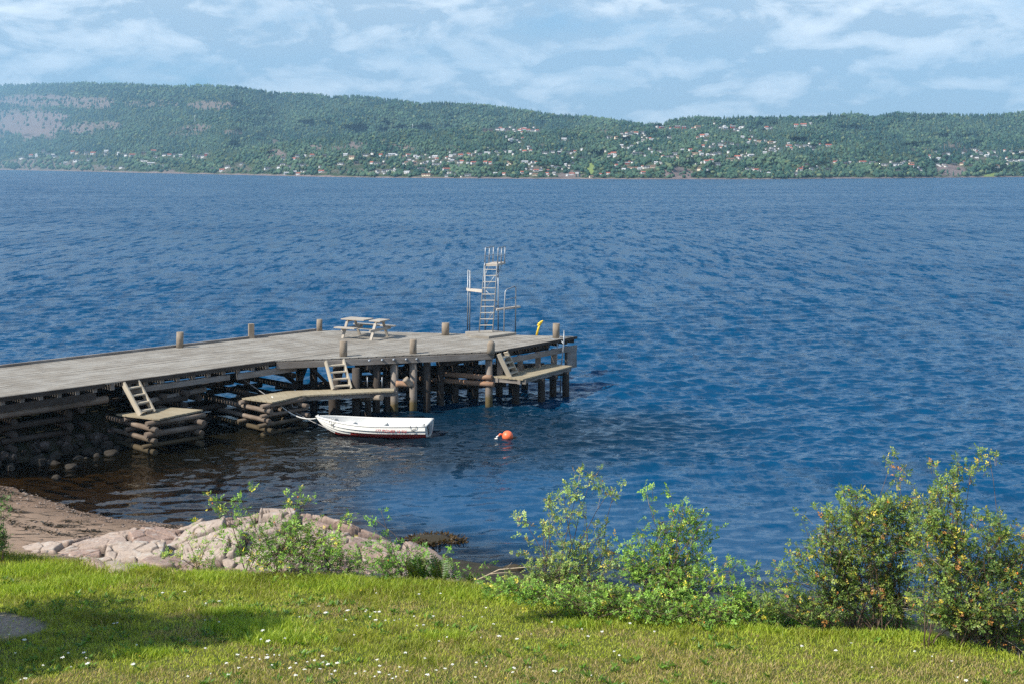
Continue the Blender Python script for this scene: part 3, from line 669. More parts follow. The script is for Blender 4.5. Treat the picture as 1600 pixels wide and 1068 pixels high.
# piles of the platform
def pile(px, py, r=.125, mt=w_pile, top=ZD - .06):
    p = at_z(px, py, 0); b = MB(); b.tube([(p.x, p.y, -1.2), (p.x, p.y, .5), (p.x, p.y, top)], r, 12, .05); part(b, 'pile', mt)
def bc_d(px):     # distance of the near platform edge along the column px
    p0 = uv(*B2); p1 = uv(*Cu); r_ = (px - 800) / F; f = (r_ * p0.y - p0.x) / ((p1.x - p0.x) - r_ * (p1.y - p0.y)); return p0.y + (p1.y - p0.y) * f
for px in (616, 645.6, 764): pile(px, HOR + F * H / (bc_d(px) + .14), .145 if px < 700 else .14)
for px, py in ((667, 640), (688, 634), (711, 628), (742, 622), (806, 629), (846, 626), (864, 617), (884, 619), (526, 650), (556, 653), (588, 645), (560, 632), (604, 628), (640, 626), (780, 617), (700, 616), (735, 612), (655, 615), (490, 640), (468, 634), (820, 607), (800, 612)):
    pile(px, py, .14, w_shaded, ZD - .3 if px < 800 else .98)  # dark wood here paints in the shade cast by the pier
for f in (.06, .30, .52, .72, .9):                  # short uprights behind the side beam
    a = lerp2(q0, q1, f); a = off(a, nCD, -.12); bm('upright', w_pile, uv(*a, .9), uv(*a, ZD - .34), .22, .22)
a = off(lerp2(q0, q1, .93), nCD, -.02); b = MB(); e0 = uv(*lerp2(q0, q1, .86), 1.24); e1 = uv(*lerp2(q0, q1, .985), 1.24); b.beam(e0, e1, .06, .72); part(b, 'corner_boarding', w_grey)
# double cross timbers at the corner pile, braces, tie beams
cpl = at_z(764, 635, 0)
for k, (z, e, l) in enumerate(((1.13, .12, 2.5), (.88, .2, 3.0))):
    d_ = Vector((-.93, .36, 0)); p = cpl + Vector((0, -.17, 0))
    log('tie_beam', w_rust, p - d_ * e + Vector((0, 0, z)), p + d_ * l + Vector((0, .2, z)), .105, 10, .05)
log('tie_beam', w_rust, at_d(619, 599, 46.6), at_d(647, 600, 46.55), .12, 10, .06)
log('stub_log', w_post, at_d(633, 591, 46.4), at_d(643, 602, 46.5), .12, 10, .04)
for a, c_, r in (((480, 568, 46.6), (520, 607, 47.2), .08), ((560, 566, 48), (612, 600, 47.4), .09), ((700, 566, 49), (752, 592, 49.5), .08), ((432, 575, 46.6), (470, 604, 47.6), .08), ((640, 566, 48.4), (600, 600, 49), .08)):
    bm('brace', w_shaded, at_d(*a), at_d(*c_), .16, .1)
for (x0, y0, x1, y1, d0, d1) in ((560, 590, 860, 578, 49.5, 51.5), (500, 600, 760, 597, 48.6, 50.2), (430, 603, 700, 607, 47.4, 49.3), (540, 578, 850, 570, 50.5, 52.5), (600, 583, 800, 577, 48.5, 49.6), (640, 606, 790, 600, 50, 51)):
    log('tie_beam', w_shaded, at_d(x0, y0, d0), at_d(x1, y1, d1), .11, 10)
for (x0, y0, d0, dv) in ((470, 590, 46.9, 5), (530, 588, 47.2, 5), (590, 586, 47.3, 5), (690, 584, 48.2, 4), (735, 584, 48.3, 3)):
    p = at_d(x0, y0, d0); log('cross_log', w_shaded, p, p + Vector((-.1 * dv, dv, 0)), .11)
# bolts and fittings on the fascia
for x_, y_ in ((577, 563), (597, 562), (615, 561.5), (634.5, 561), (651, 560.5), (770, 556), (772.5, 567)):
    p = at_d(x_, y_, 0.0 + (46.4 + (x_ - 577) * .0087)); b = MB(); b.tube([p + Vector((0, .12, 0)), p + Vector((0, -.04, 0))], .045, 8, dome=.03); part(b, 'bolt', m_zinc)
# ---- landings, each a low plank stage
def landing(pts, z, ang, label, cuts=None):
    P = [at_z(x, y, z) for x, y in pts]; o = empty('landing_stage', (P[0].x, P[0].y, 0), 0, label, 'landing stage', 'low landing stages along the pier')
    b = MB(); strips(b, [to_uv(p) for p in P], ang, .135, .012, z, .05, None, lambda x, y: uv(x, y)); part(b, 'planking', w_land, o)
    return o, P
def lbeam(o, a, c, wd=.12, ht=.16, mt=w_grey, name='support_beam'):
    b = MB(); b.beam(a, c, wd, ht); part(b, name, mt, o)
o, P = landing([(181.4, 645.9), (246, 654), (317, 639.3), (268, 635.4)], 1.1, R(90), 'low plank landing stage on a log crib nearest the beach')
o, P = landing([(378, 621), (427.5, 627.4), (472.5, 617), (618.8, 609.6), (616, 606), (520, 607.5), (447.8, 610)], 1.1, R(64), 'long low landing stage beside the moored white rowing boat')
zb = Vector((0, 0, -.14)); n_ = Vector((0, .22, 0))
lbeam(o, P[2] + zb + n_, P[3] + zb + n_); lbeam(o, P[2] + zb + n_ * 3, P[4] + zb + n_ * 2)
b = MB(); b.tube([at_d(560, 622, 46.2), at_d(596, 620.5, 44.9)], .1, 10, .05); part(b, 'support_log', w_post, o)
for px, py in ((522, 652), (575, 648), (606, 643)):
    p = at_z(px, py, 0); b = MB(); b.tube([(p.x, p.y, -1), (p.x, p.y, 1.0)], .12 if px != 522 else .2, 10, .05); part(b, 'support_post', w_shaded, o)
b = MB(); p = at_d(461.5, 630, 44.3)
b.tube([p + Vector((math.cos(a) * .13, 0, math.sin(a) * .13)) for a in np.linspace(0, 2 * math.pi, 15)], .035, 8, cap=False); part(b, 'mooring_ring', m_zinc, o)
for px in (574, 597):
    p = at_d(px, 604, 46.0); b = MB(); b.tube([p, p + Vector((0, 0, .36))], .02, 8); part(b, 'handle', m_zinc, o)
o, P = landing([(766, 587), (817, 591.5), (895.5, 571), (856, 567.5)], 1.17, 0, 'low landing stage under the right side of the pier head')
zb = Vector((0, 0, -.13))
lbeam(o, P[1].lerp(P[0], .12) + zb, P[2].lerp(P[3], .12) + zb); lbeam(o, P[0].lerp(P[1], .03) + zb + Vector((0, .08, 0)), P[1] + zb + Vector((.12, .08, 0)), .1, .14)
lbeam(o, P[0].lerp(P[1], .2) + zb, P[3] + zb)
for f in (.35, .62, .85): lbeam(o, P[0].lerp(P[3], f) + zb * 1.9, P[1].lerp(P[2], f) + zb * 1.9 + Vector((.1, -.08, 0)), .12, .14, w_shaded)
# ---- wooden steps
def steps(TL, TR, BL, BR, n, label, mt=w_new):
    TL, TR, BL, BR = [at_z(*p) for p in (TL, TR, BL, BR)]
    o = empty('wooden_steps', (BL + BR) / 2, 0, label, 'steps', 'wooden steps down to the landing stages')
    side = (TR - TL).normalized(); dn = (BL - TL).normalized(); up = side.cross(dn).normalized()
    if up.z < 0: up = -up
    for a, c in ((TL, BL), (TR, BR)):
        b = MB(); b.beam(a - dn * .04, c + dn * .02, .05, .19, up); part(b, 'stringer', mt, o)
    for k in range(n):
        f = (k + .55) / n; a = TL.lerp(BL, f); c = TR.lerp(BR, f); s_ = (c - a).normalized()
        b = MB(); b.beam(a + s_ * .03, c - s_ * .03, .2, .045, (0, 0, 1)); part(b, 'tread', mt, o)
    return o
steps((193.5, 600, 2.0), (215.5, 596.5, 2.0), (219, 647.5, 1.12), (240, 643, 1.12), 4, 'wooden steps down to the landing stage nearest the beach')
steps((509, 565.5, 2.0), (536.5, 563.5, 2.0), (520, 607.5, 1.12), (548, 606, 1.12), 4, 'wooden steps down to the long landing beside the rowing boat')
steps((780, 554, 2.0), (791, 551, 2.0), (796, 587.5, 1.18), (807, 583, 1.18), 4, 'narrow wooden steps down to the right landing of the pier head')
# ---- mooring posts
for px, yb, yt, w_, dome, sq, lab in ((281, 543, 519, 11, 0, 0, 'weathered mooring post on the far edge of the walkway, closest to shore'), (392.5, 528.5, 506, 9, 0, 1, 'pale squared mooring post on the far edge of the walkway'),
        (499, 517, 499, 9, 0, 0, 'brown mooring post at the far corner left of the picnic table'), (536.5, 556.5, 532.5, 12, .03, 0, 'mooring post at the top of the steps to the long landing'),
        (645.5, 552, 530, 11, .03, 0, 'mooring post on the near edge above the boat stern'), (696, 523.5, 504.5, 12, 0, 0, 'thick mooring post left of the diving tower'),
        (767, 549.5, 534, 12.5, .13, 0, 'round headed mooring post at the near corner of the pier head'), (869, 528, 505.5, 11, 0, 0, 'pale mooring post beside the steel bathing ladder')):
    p = at_z(px, yb, ZD); k = p.y / F; b = MB(); h = (yb - yt) * k - dome * .6
    if sq: b.beam((0, 0, -.06), (0, 0, h), w_ * k, w_ * k * .9, (1, .4, 0))
    else: b.tube([(0, 0, -.06), (0, 0, h * .5), (.008, 0, h)], w_ * k / 2, 14, .05, dome=dome)
    o = b.build('mooring_post', w_post); o.location = p; tag(o, lab, 'mooring post', 'mooring posts along the pier')

# ================================================================== things on and by the pier
m_wbright = m_wood('table_wood', (.28, .245, .205), (.5, .455, .39), (.4, .35, .29), .25)
o = empty('picnic_table', at_z(570.5, 527.4, ZD), R(-27), 'weathered wooden picnic table with a gap in its top on the deck', 'picnic table')
def lp(mb, name, mt, parent): return mb.build(name, mt, parent)
for nm, x0, x1 in (('tabletop', -.93, .17), ('tabletop', .42, .95)):
    b = MB()
    for k in range(5): b.beam((x0, -.3 + k * .15, .735 + random.uniform(-.003, .003)), (x1, -.3 + k * .15, .735), .138, .04)
    lp(b, nm, m_wbright, o)
for y, x0, x1 in ((-.68, -.97, .02), (.68, -.95, .97)):
    b = MB()
    for k in (-.07, .07): b.beam((x0, y + k, .44), (x1, y + k, .44), .13, .045)
    lp(b, 'seat', m_wbright, o)
for x in (-.68, .68):
    for s in (-1, 1):
        b = MB(); b.beam((x, s * .62, 0), (x, s * .24, .715), .05, .11, (1, 0, 0)); lp(b, 'leg', m_wbright, o)
    b = MB(); b.beam((x + .05, -.76, .37), (x + .05, .76, .37), .05, .11); lp(b, 'seat_support', m_wbright, o)
    b = MB(); b.beam((x + .05, -.34, .68), (x + .05, .34, .68), .05, .08); lp(b, 'top_support', m_wbright, o)
b = MB(); b.beam((-.66, 0, .36), (.66, 0, .36), .1, .05); lp(b, 'stretcher', m_wbright, o)
# ---- diving tower: K metres per photo pixel at its distance
T0 = at_z(759, 523.3, ZD); K = T0.y / F
tw = empty('diving_tower', T0, 0, 'tall galvanised steel diving tower with ladder and three platforms', 'diving tower')
FWD = Vector((.30, .954, 0)); RT = Vector((.965, -.14, 0))
def tp(px, py, fwd=0): return Vector(((px - 759) * K, 0, (523.3 - py) * K)) + FWD * fwd - Vector((FWD.x * fwd, 0, 0)) + Vector((0, 0, fwd * (HOR - py) / F * -1 * 0))
def tb(name, pts, r, mt=m_zinc, n=8):
    b = MB(); b.tube(pts, r, n); return b.build(name, mt, tw)
def L_(x, z, y=0): return Vector((x, y, z))
# ladder leans 0.55 m back over its height
lx0, lx1 = -.282, .274; tx0, tx1 = -.07, .46; zt = 2.80; yb_, yt_ = 0, .55
for a, c, e in ((lx0, tx0, -.035), (lx1, tx1, .515)):
    tb('ladder_rail', [L_(a, 0, 0), L_(c, zt, yt_), L_(c + .03, zt + .12, yt_ + .02)], .026)
for k in range(11):
    f = (k + .55) / 11 * .985
    y = yt_ * f; b = MB(); b.beam(L_(lx0 + (tx0 - lx0) * f, zt * f, y), L_(lx1 + (tx1 - lx1) * f, zt * f, y), .07, .028); b.build('rung', m_flat('rung_steel', (.5, .45, .38), .6, .2, 12) if k == 0 else bpy.data.materials['rung_steel'], tw)
rl, rr = -.05, .50
for x in (rl, rr): tb('leg', [L_(x, 0, 1.05), L_(x + .0, zt, 1.05)], .026)
for p in ([L_(rl, .25, 1.05), L_(rr, 1.15, 1.05)], [L_(rr, 1.2, 1.05), L_(rl, 1.75, 1.05)], [L_(rl, 1.75, 1.05), L_(rr, 2.55, 1.05)], [L_(lx1 - .05, .95, .15), L_(rl, .1, 1.05)], [L_(tx1, 2.35, .45), L_(rr + .17, zt, 1.5)], [L_(rl, 2.35, 1.05), L_(tx0 + .2, zt, 1.45)]):
    tb('brace', p, .014)
w_plat = m_wood('platform_wood', (.4, .34, .28), (.62, .56, .48), (.5, .42, .34), .2)
def plat(name, pts, z, th, mt=w_plat):
    b = MB(); n = len(pts); b.add([(x, y, z) for x, y in pts] + [(x, y, z + th) for x, y in pts], [tuple(range(n - 1, -1, -1)), tuple(range(n, 2 * n))] + [(i, (i + 1) % n, n + (i + 1) % n, n + i) for i in range(n)])
    return b.build(name, mt, tw)
plat('platform', [(-.05, .57), (.46, .53), (.80, 1.75), (.30, 1.8)], zt - .02, .09)
for (xa, ya), (xb, yb) in (((-.055, .60), (.27, 1.62)), ((.475, .56), (.76, 1.60))):
    P = [Vector((xa + (xb - xa) * f, ya + (yb - ya) * f, zt + .06)) for f in (0, .5, 1)]
    up = Vector((.03, 0, .66))
    b = MB()
    b.tube([P[0], P[0] + up, P[0].lerp(P[2], .04) + up * 1.03, P[2] + up * 1.03], .023, 8)
    for p in P[1:]: b.tube([p, p + up], .023, 8)
    b.tube([P[0] + up * .5, P[2] + up * .5], .014, 8); b.build('guard_rail', m_zinc, tw)
# left board, 1.8 m up, reaching away to the left
plat('platform', [(-.86, 1.55), (-.80, 1.05), (-.16, .35), (-.12, .85)], 1.70, .085)
b = MB()
for x, y in ((-.80, 1.5), (-.70, 1.1)): b.tube([(x, y, 0), (x + .02, y, 2.55)], .026, 8)
b.tube([(-.78, 1.5, 2.55), (-.68, 1.1, 2.50)], .02, 8); b.tube([(-.79, 1.5, 2.15), (-.69, 1.1, 2.12)], .015, 8); b.build('guard_rail', m_zinc, tw)
# right board, 1.05 m up, reaching away to the right
plat('platform', [(.40, .35), (.46, .05), (1.44, 1.15), (1.32, 1.4)], .98, .07)
b = MB()
b.tube([(.74, .2, 0), (.76, .2, 1.0), (.80, .2, 1.75), (.86, .24, 1.84), (1.18, .75, 1.93), (1.24, .8, 1.86), (1.23, .85, 1.0), (1.22, .85, 0)], .026, 8)
b.tube([(.78, .2, 1.40), (1.23, .83, 1.46)], .015, 8); b.build('guard_rail', m_zinc, tw)
b = MB(); P = [at_z(x, y, ZD) - T0 for x, y in ((727, 521.5), (736, 528), (764, 529.3), (807, 523.2), (770, 519.5))]
n = 5; b.add([(p.x, p.y, .004) for p in P] + [(p.x, p.y, .10) for p in P], [tuple(range(4, -1, -1)), tuple(range(5, 10))] + [(i, (i + 1) % n, n + (i + 1) % n, n + i) for i in range(n)])
b.build('base', w_deck, tw)
# ---- yellow post
m_yel = m_flat('yellow_paint', (.68, .47, .03), .5, .15)
o = empty('yellow_post', at_z(838.5, 524, ZD), 0, 'leaning yellow post with a knotted head at the back edge of the pier head', 'post')
b = MB(); b.tube([(0, 0, 0), (.07, 0, .27), (.12, 0, .42)], .05, 10, r1=.042); b.build('stem', m_yel, o)
b = MB()
for x, z_, r in ((.10, .43, .07), (.14, .49, .075), (.19, .55, .06)):
    b.tube([(x - r, -.01, z_ - .02), (x + r * .9, .02, z_ + .03)], r * .62, 8, dome=.03)
b.build('head', m_yel, o)
# ---- bathing ladder
p0 = at_z(871, 535, 2.0); dL = p0.y - .1; o = empty('bathing_ladder', at_d(874, 568, dL), 0, 'steel bathing ladder hung on the right side of the pier head', 'ladder'); O = o.location
def ld(px, py, dy=0): q = at_d(px, py, dL) - O; q.y += dy; return q
b = MB(); b.tube([ld(861, 531, .5), ld(866, 532, .2), ld(871, 537), ld(870.5, 550), ld(869.5, 568), ld(868, 612)], .026, 8); b.build('rail', m_zinc, o)
b = MB(); b.tube([ld(881.5, 517, .1), ld(881, 535, .02), ld(879.5, 550), ld(877.5, 568), ld(875, 620)], .026, 8); b.tube([ld(875, 530, .45), ld(880.5, 537)], .022, 8); b.build('rail', m_zinc, o)
b = MB(); b.tube([ld(864, 552, .3), ld(870.3, 552)], .02, 8); b.tube([ld(875, 549, .3), ld(879.6, 549)], .02, 8); b.build('bracket', m_zinc, o)
for k in range(7):
    y = 560 + k * 8.5; b = MB(); b.beam(ld(869.6 - k * .25, y + 1), ld(878 - k * .4, y), .05, .03); b.build('rung', m_zinc, o)
# ---- rowing boat
m_hull = m_flat('white_hull', (.66, .64, .585), .35, .03, 3); m_anti = m_flat('red_antifouling', (.30, .035, .026), .45, .25, 4); m_in = m_flat('boat_interior', (.60, .59, .56), .4, .03, 4)
stern = at_z(671, 681.2, 0); bow = at_d(494, 645.5, 43.45); bow.z = 0
ax = (bow - stern); LB = ax.length; boat = empty('rowing_boat', stern + Vector((0, 0, .10)), math.atan2(ax.y, ax.x), 'white rowing boat with red bottom moored beside the long landing stage', 'rowing boat')
NS, MS = 26, 6
def hull_pt(tt, s, inset=0.0):
    hb = .70 * (1 - (max(0, tt - .36) / .64) ** 2.5) * (.9 + .1 * min(1, tt / .3)) + .012
    sheer = .35 - .05 * math.sin(min(1, tt / .85) * math.pi * .75) + .34 * max(0, tt - .45) ** 1.6
    keel = -.12 + (max(0, tt - .70) / .30) ** 2.3 * (sheer + .10)
    y = hb * math.sin(s * math.pi / 2) ** .62; z = keel + (sheer - keel) * (1 - math.cos(s * math.pi / 2)) ** .92
    return y - inset, z + inset * (1 - s) * .9
def shell(inset, steps_, side):
    vs = []; rows = []
    for i in range(NS + 1):
        tt = i / NS; row = []
        for j in range(MS):
            for e in (0, 1):
                s = (j + e) / MS; y, z = hull_pt(tt, s, inset)
                lap = steps_ * (1 - e) * (j > 0) * (1 - .8 * tt ** 6)
                row.append(len(vs)); rake = .04 * (1 - tt) * 0
                vs.append((tt * LB - (.10 * (1 - s) if tt == 0 else 0) * 0, side * max(.004, y + lap), z - lap * .5))
        rows.append(row)
    return vs, rows
b = MB(); fs_red = []
for side in (-1, 1):
    vs, rows = shell(0, .045, side); fs = []; mi = []
    for i in range(NS):
        for j in range(2 * MS - 1):
            f = (rows[i][j], rows[i + 1][j], rows[i + 1][j + 1], rows[i][j + 1]); f = f if side < 0 else f[::-1]
            zc = sum(vs[k][2] for k in f) / 4; b.mi = 1 if zc < .115 - .07 * min(1, i / NS * 1.3) else 0
            fs.append(f); mi.append(b.mi)
    b.add(vs, fs, None, False); b.m[-len(fs):] = mi
b.mi = 0
tr = [hull_pt(0, s / 8) for s in range(9)]
vs = [(-.0, -y, z) for y, z in tr[::-1]] + [(0, y, z) for y, z in tr]
b.add(vs, [tuple(range(len(vs)))])
b.build('hull', [m_hull, m_anti], boat)
b = MB()
for side in (-1, 1):
    vs = []; fs = []
    for i in range(NS + 1):
        tt = .015 + .965 * i / NS
        for s in (0, .35, .6, .8, 1): y, z = hull_pt(tt, s, .05); vs.append((tt * LB, side * max(.0, y), max(z, .10) if s < 1 else z + .005))
    for i in range(NS):
        for j in range(4): f = (i * 5 + j, i * 5 + j + 1, (i + 1) * 5 + j + 1, (i + 1) * 5 + j); fs.append(f if side < 0 else f[::-1])
    b.add(vs, fs, None, True)
y0, z0 = hull_pt(.015, 1, .05); b.add([(.06, -y0, .1), (.06, y0, .1), (.06, y0, z0), (.06, -y0, z0)], [(0, 1, 2, 3)])
b.build('interior', m_in, boat)
b = MB()
for side in (-1, 1):
    pts = []
    for i in range(NS + 1): y, z = hull_pt(i / NS, 1); pts.append(Vector((i / NS * LB, side * (y - .015), z + .012)))
    b.tube(pts, .035, 8)
y, z = hull_pt(0, 1); b.tube([(.0, -y, z + .01), (0, y, z + .01)], .03, 8); b.tube([(LB * .985, -.05, hull_pt(1, 1)[1] + .02), (LB * .985, .05, hull_pt(1, 1)[1] + .02)], .05, 8); b.build('gunwale', m_hull, boat)
for tt, wd in ((.12, .34), (.44, .26), (.72, .3)):
    y, z = hull_pt(tt, .86, .06); b = MB(); b.beam((tt * LB, -y, z - .05), (tt * LB, y, z - .05), wd, .04); b.build('thwart', m_in, boat)
y, z = hull_pt(.93, 1, .05); b = MB(); ya, za = hull_pt(.84, 1, .04); b.add([(.84 * LB, -ya, za - .04), (.985 * LB, -.01, hull_pt(.985, 1)[1] - .02), (.985 * LB, .01, hull_pt(.985, 1)[1] - .02), (.84 * LB, ya, za - .04)], [(0, 3, 2, 1), (0, 1, 2, 3)]); b.build('foredeck', m_in, boat)
b = MB(); b.beam((-.03, 0, .02), (-.03, 0, .33), .34, .05, (1, 0, 0)); b.build('motor_pad', m_flat('grey_plastic', (.3, .31, .31), .6), boat)
b = MB(); y, z = hull_pt(0, 1); b.tube([(-.015, y * .55, z - .03), (-.06, y * .62, .05)], .018, 6); b.build('rudder_fitting', m_iron, boat)
for tt in (.10, .82):           # cleats with hanging ties on the near side
    y, z = hull_pt(tt, .93); b = MB(); q = Vector((tt * LB, y + .035, z)); b.tube([q + Vector((-.1, 0, .09)), q + Vector((-.1, .01, .0)), q + Vector((.06, .015, -.05)), q + Vector((.03, .015, -.1)), q + Vector((-.05, .015, -.07))], .011, 6); b.tube([q + Vector((.1, 0, .09)), q + Vector((.1, .01, 0))], .009, 6); b.build('fender_tie', m_iron, boat)
cu = bpy.data.curves.new('lettering', 'FONT'); cu.body = '177 PIONER 12 FIX'; cu.size = .125; cu.extrude = .002; cu.align_x = 'CENTER'; cu.shear = .15; cu.space_character = 1.05
tmp = bpy.data.objects.new('tmp', cu); COL.objects.link(tmp); dg = bpy.context.evaluated_depsgraph_get(); me = bpy.data.meshes.new_from_object(tmp.evaluated_get(dg)); bpy.data.objects.remove(tmp)
me.materials.clear(); le = link('lettering', me, boat, m_flat('red_letter', (.55, .04, .03), .5))
sz = min(np.linspace(.4, 1, 200), key=lambda s_: abs(hull_pt(.29, s_)[1] - .21))
le.matrix_local = Matrix.Translation((.29 * LB, hull_pt(.29, sz)[0] + .04, .155)) @ Matrix.Rotation(math.pi, 4, 'Z') @ Matrix.Rotation(R(97), 4, 'X')
# ---- ropes
m_rope = m_flat('white_rope', (.62, .6, .55), .8, .2, 30); m_rope2 = m_flat('grey_rope', (.3, .29, .28), .8, .2, 30)
bw = boat.matrix_basis @ Vector((LB * .985, 0, hull_pt(1, 1)[1] + .05)); stern_ = stern
bowz = Vector((bow.x, bow.y, hull_pt(1, 1)[1] + .04))
a = at_z(424.5, 618.5, 1.14)
def rope(name, a, c, sag, r, mt, label):
    b = MB(); b.tube([a.lerp(c, f) + Vector((0, 0, -4 * sag * f * (1 - f))) for f in np.linspace(0, 1, 24)], r, 6); b.build(name, mt); o = bpy.data.objects[name] if name in bpy.data.objects else None
    o = [q for q in COL.objects if q.name.startswith(name)][-1]; tag(o, label, 'rope')
rope('mooring_rope', a, bowz, .26, .022, m_rope, 'white mooring rope from the long landing stage to the boat bow')
rope('mooring_line', at_d(374, 587, 45.2), Vector((bow.x + .35, bow.y - .02, .16)), .12, .014, m_rope2, 'thin grey line running from the walkway edge down to the boat bow')
# ---- buoy
m_or = m_flat('orange_buoy', (.85, .16, .06), .45, .08, 4)
o = empty('buoy', at_z(793, 684.5, 0), 0, 'round orange buoy floating in front of the pier', 'buoy')
b = MB(); n = 20; vs = []; fs = []; rr_ = .185
for i in range(13):
    a_ = math.pi * i / 12
    for k in range(n): q = 2 * math.pi * k / n; vs.append((math.sin(a_) * math.cos(q) * rr_, math.sin(a_) * math.sin(q) * rr_, .09 + math.cos(a_) * rr_ * .95))
for i in range(12):
    for k in range(n): fs.append((i * n + k, (i + 1) * n + k, (i + 1) * n + (k + 1) % n, i * n + (k + 1) % n))
b.add(vs, fs, None, True); b.build('float', m_or, o)
b = MB(); b.tube([(-.16, -.03, .14), (-.25, -.05, .16), (-.29, -.06, .10)], .035, 8); b.build('neck', m_or, o)
b = MB(); b.tube([(-.29, -.06, .11), (-.36, -.07, .07), (-.33, -.09, .02), (-.42, -.08, .015)], .03, 8); b.build('eye', m_rope, o)

# ================================================================== granite outcrop, boulders
def voro(X, Y, cell, seed, jit=.9):
    """nearest-seed data on a jittered lattice: id value, offsets, and distance to the border"""
    r_ = np.random.default_rng(seed); tab = r_.random((128, 128, 6))
    xi = np.floor(X / cell).astype(int); yi = np.floor(Y / cell).astype(int)
    d1 = np.full(X.shape, 1e9); d2 = d1.copy(); A = np.zeros(X.shape + (6,)); ox = np.zeros_like(X); oy = np.zeros_like(X)
    for dx in (-1, 0, 1):
        for dy in (-1, 0, 1):
            t_ = tab[(xi + dx) & 127, (yi + dy) & 127]
            sx = (xi + dx + .5 + (t_[..., 0] - .5) * jit) * cell; sy = (yi + dy + .5 + (t_[..., 1] - .5) * jit) * cell
            dd = np.hypot(X - sx, Y - sy); nearer = dd < d1
            d2 = np.where(nearer, d1, np.minimum(d2, dd)); A = np.where(nearer[..., None], t_, A)
            ox = np.where(nearer, X - sx, ox); oy = np.where(nearer, Y - sy, oy); d1 = np.minimum(d1, dd)
    return A, ox, oy, d2 - d1
rx_ = np.linspace(-11.6, .1, 560); ry_ = np.linspace(24.6, 32.2, 330)
X, Y = np.meshgrid(rx_, ry_)
_tx = [-11.6, -10.9, -10.4, -9.6, -8.9, -8.2, -7.3, -6.7, -5.9, -5.1, -4.4, -3.6, -2.9, -2.2, -1.6, -1.2, -.6, .1]
_tz = [.5, .72, .78, .84, .98, 1.02, .98, 1.08, 1.2, 1.22, 1.18, 1.08, .92, .78, .66, .52, .1, -.6]
_yc = [27.8, 27.8, 27.8, 27.8, 28.2, 28.4, 28.4, 28.6, 28.6, 28.6, 28.5, 28.3, 28.2, 27.7, 27.2, 26.8, 26.5, 26.4]
top = np.interp(X, _tx, _tz); yc = np.interp(X, _tx, _yc) + .5 * fbm(X * .5, Y * 0 + 2, 3)
wxp = X + .35 * fbm(X * .9, Y * .9, 3); wyp = Y + .35 * fbm(X * .9 + 50, Y * .9, 3)
back = np.where(X < -8, 1.5, 2.2); fall = sstep(0, 1, (Y - yc) / back)
front = sstep(24.9, 25.9, Y + .5 * fbm(X, Y, 2))
Z = top * (1 - fall ** 1.3 * 1.5)
Z = np.where(Y < yc, np.minimum(top, .82 + (top - .82) * sstep(0, 1, (Y - 25.2) / (yc - 25.2))), Z)
Z -= (1 - front) * .9
Z += .14 * fbm(X * .7, Y * .7, 4)
A, ox, oy, bd = voro(wxp * .8, wyp * 1.25, .95, 4)
big = (A[..., 2] - .5) * .26 + ox * (A[..., 3] - .5) * .55 + oy * (A[..., 4] - .5) * .45
crack = sstep(.10, 0, bd) * sstep(.25, .7, A[..., 5] + .3)
A2, ox2, oy2, bd2 = voro(wxp, wyp * 1.3, .46, 9)
sm = (A2[..., 2] - .5) * .075 + ox2 * (A2[..., 3] - .5) * .4 + oy2 * (A2[..., 4] - .5) * .35
crack2 = sstep(.055, 0, bd2) * (A2[..., 5] > .3)
rough_ = (.42 + .34 * sstep(-9, -7.6, X)) * (.35 + .65 * sstep(-.9, -2.2, X))
Z += rough_ * (big * 1.1 + sm * 1.0) - crack * .24 - crack2 * .08 + .03 * fbm(X * 4, Y * 4, 4) + .012 * fbm(X * 14, Y * 14, 3)
gz = groundz(X, Y)
lim = gz - .25
Z = np.where(X > -1.1, Z - 1.4 * sstep(-1.1, -.25, X), Z)
Z = np.maximum(Z - sstep(-11.0, -11.6, X) * .6, lim)
cr = np.maximum(crack * .9, crack2 * .7)
me = np_mesh('granite_outcrop', np.stack([X, Y, Z], -1).reshape(-1, 3), quads=grid_quads(len(ry_), len(rx_)), smooth=True,
             attrs={'crack': cr.ravel(), 'cell': A[..., 3].ravel(), 'cell2': A2[..., 3].ravel()})
def m_rock(name, a, b_, c_, dark, lich=True):
    m, t = mat(name); P = t.n('ShaderNodeTexCoord').outputs['Object']
    n1 = t.noise(P, 1.4, 6, .62); n2 = t.noise(P, 22, 5, .7); n3 = t.noise(t.mapv(P, (1, 1, 2)), 5, 5, .65)
    c = t.mix(t.ramp(n1, [(.35, 0), (.62, 1)]), a, b_)
    c = t.mix(t.ramp(t.attr('cell', 'Fac'), [(.15, 0), (.8, .85)]), c, c_)
    c = t.mix(t.ramp(n2, [(.36, .45), (.55, 0)]), c, t.mix(1, c, (.5, .47, .46), 'MULTIPLY'))
    c = t.mix(t.ramp(n3, [(.54, 0), (.68, .6)]), c, (.46, .44, .40))
    c = t.mix(t.ramp(n3, [(.30, .7), (.42, 0)]), c, (.20, .165, .15))
    c = t.mix(t.math('MULTIPLY', t.attr('crack', 'Fac'), .95), c, (.045, .036, .028))
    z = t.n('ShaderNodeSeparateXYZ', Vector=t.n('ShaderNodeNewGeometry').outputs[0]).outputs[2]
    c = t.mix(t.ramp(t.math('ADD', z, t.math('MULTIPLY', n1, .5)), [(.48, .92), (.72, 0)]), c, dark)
    t.out(principled(t, c, .85, t.bump(t.math('ADD', n2, n3), .55, .03), .25)); return m
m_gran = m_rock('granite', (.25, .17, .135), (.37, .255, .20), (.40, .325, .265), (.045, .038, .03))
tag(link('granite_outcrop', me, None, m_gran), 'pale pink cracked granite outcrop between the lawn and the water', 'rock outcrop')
def fit(v): return v / np.maximum(np.linalg.norm(v, axis=-1, keepdims=True), 1e-6)
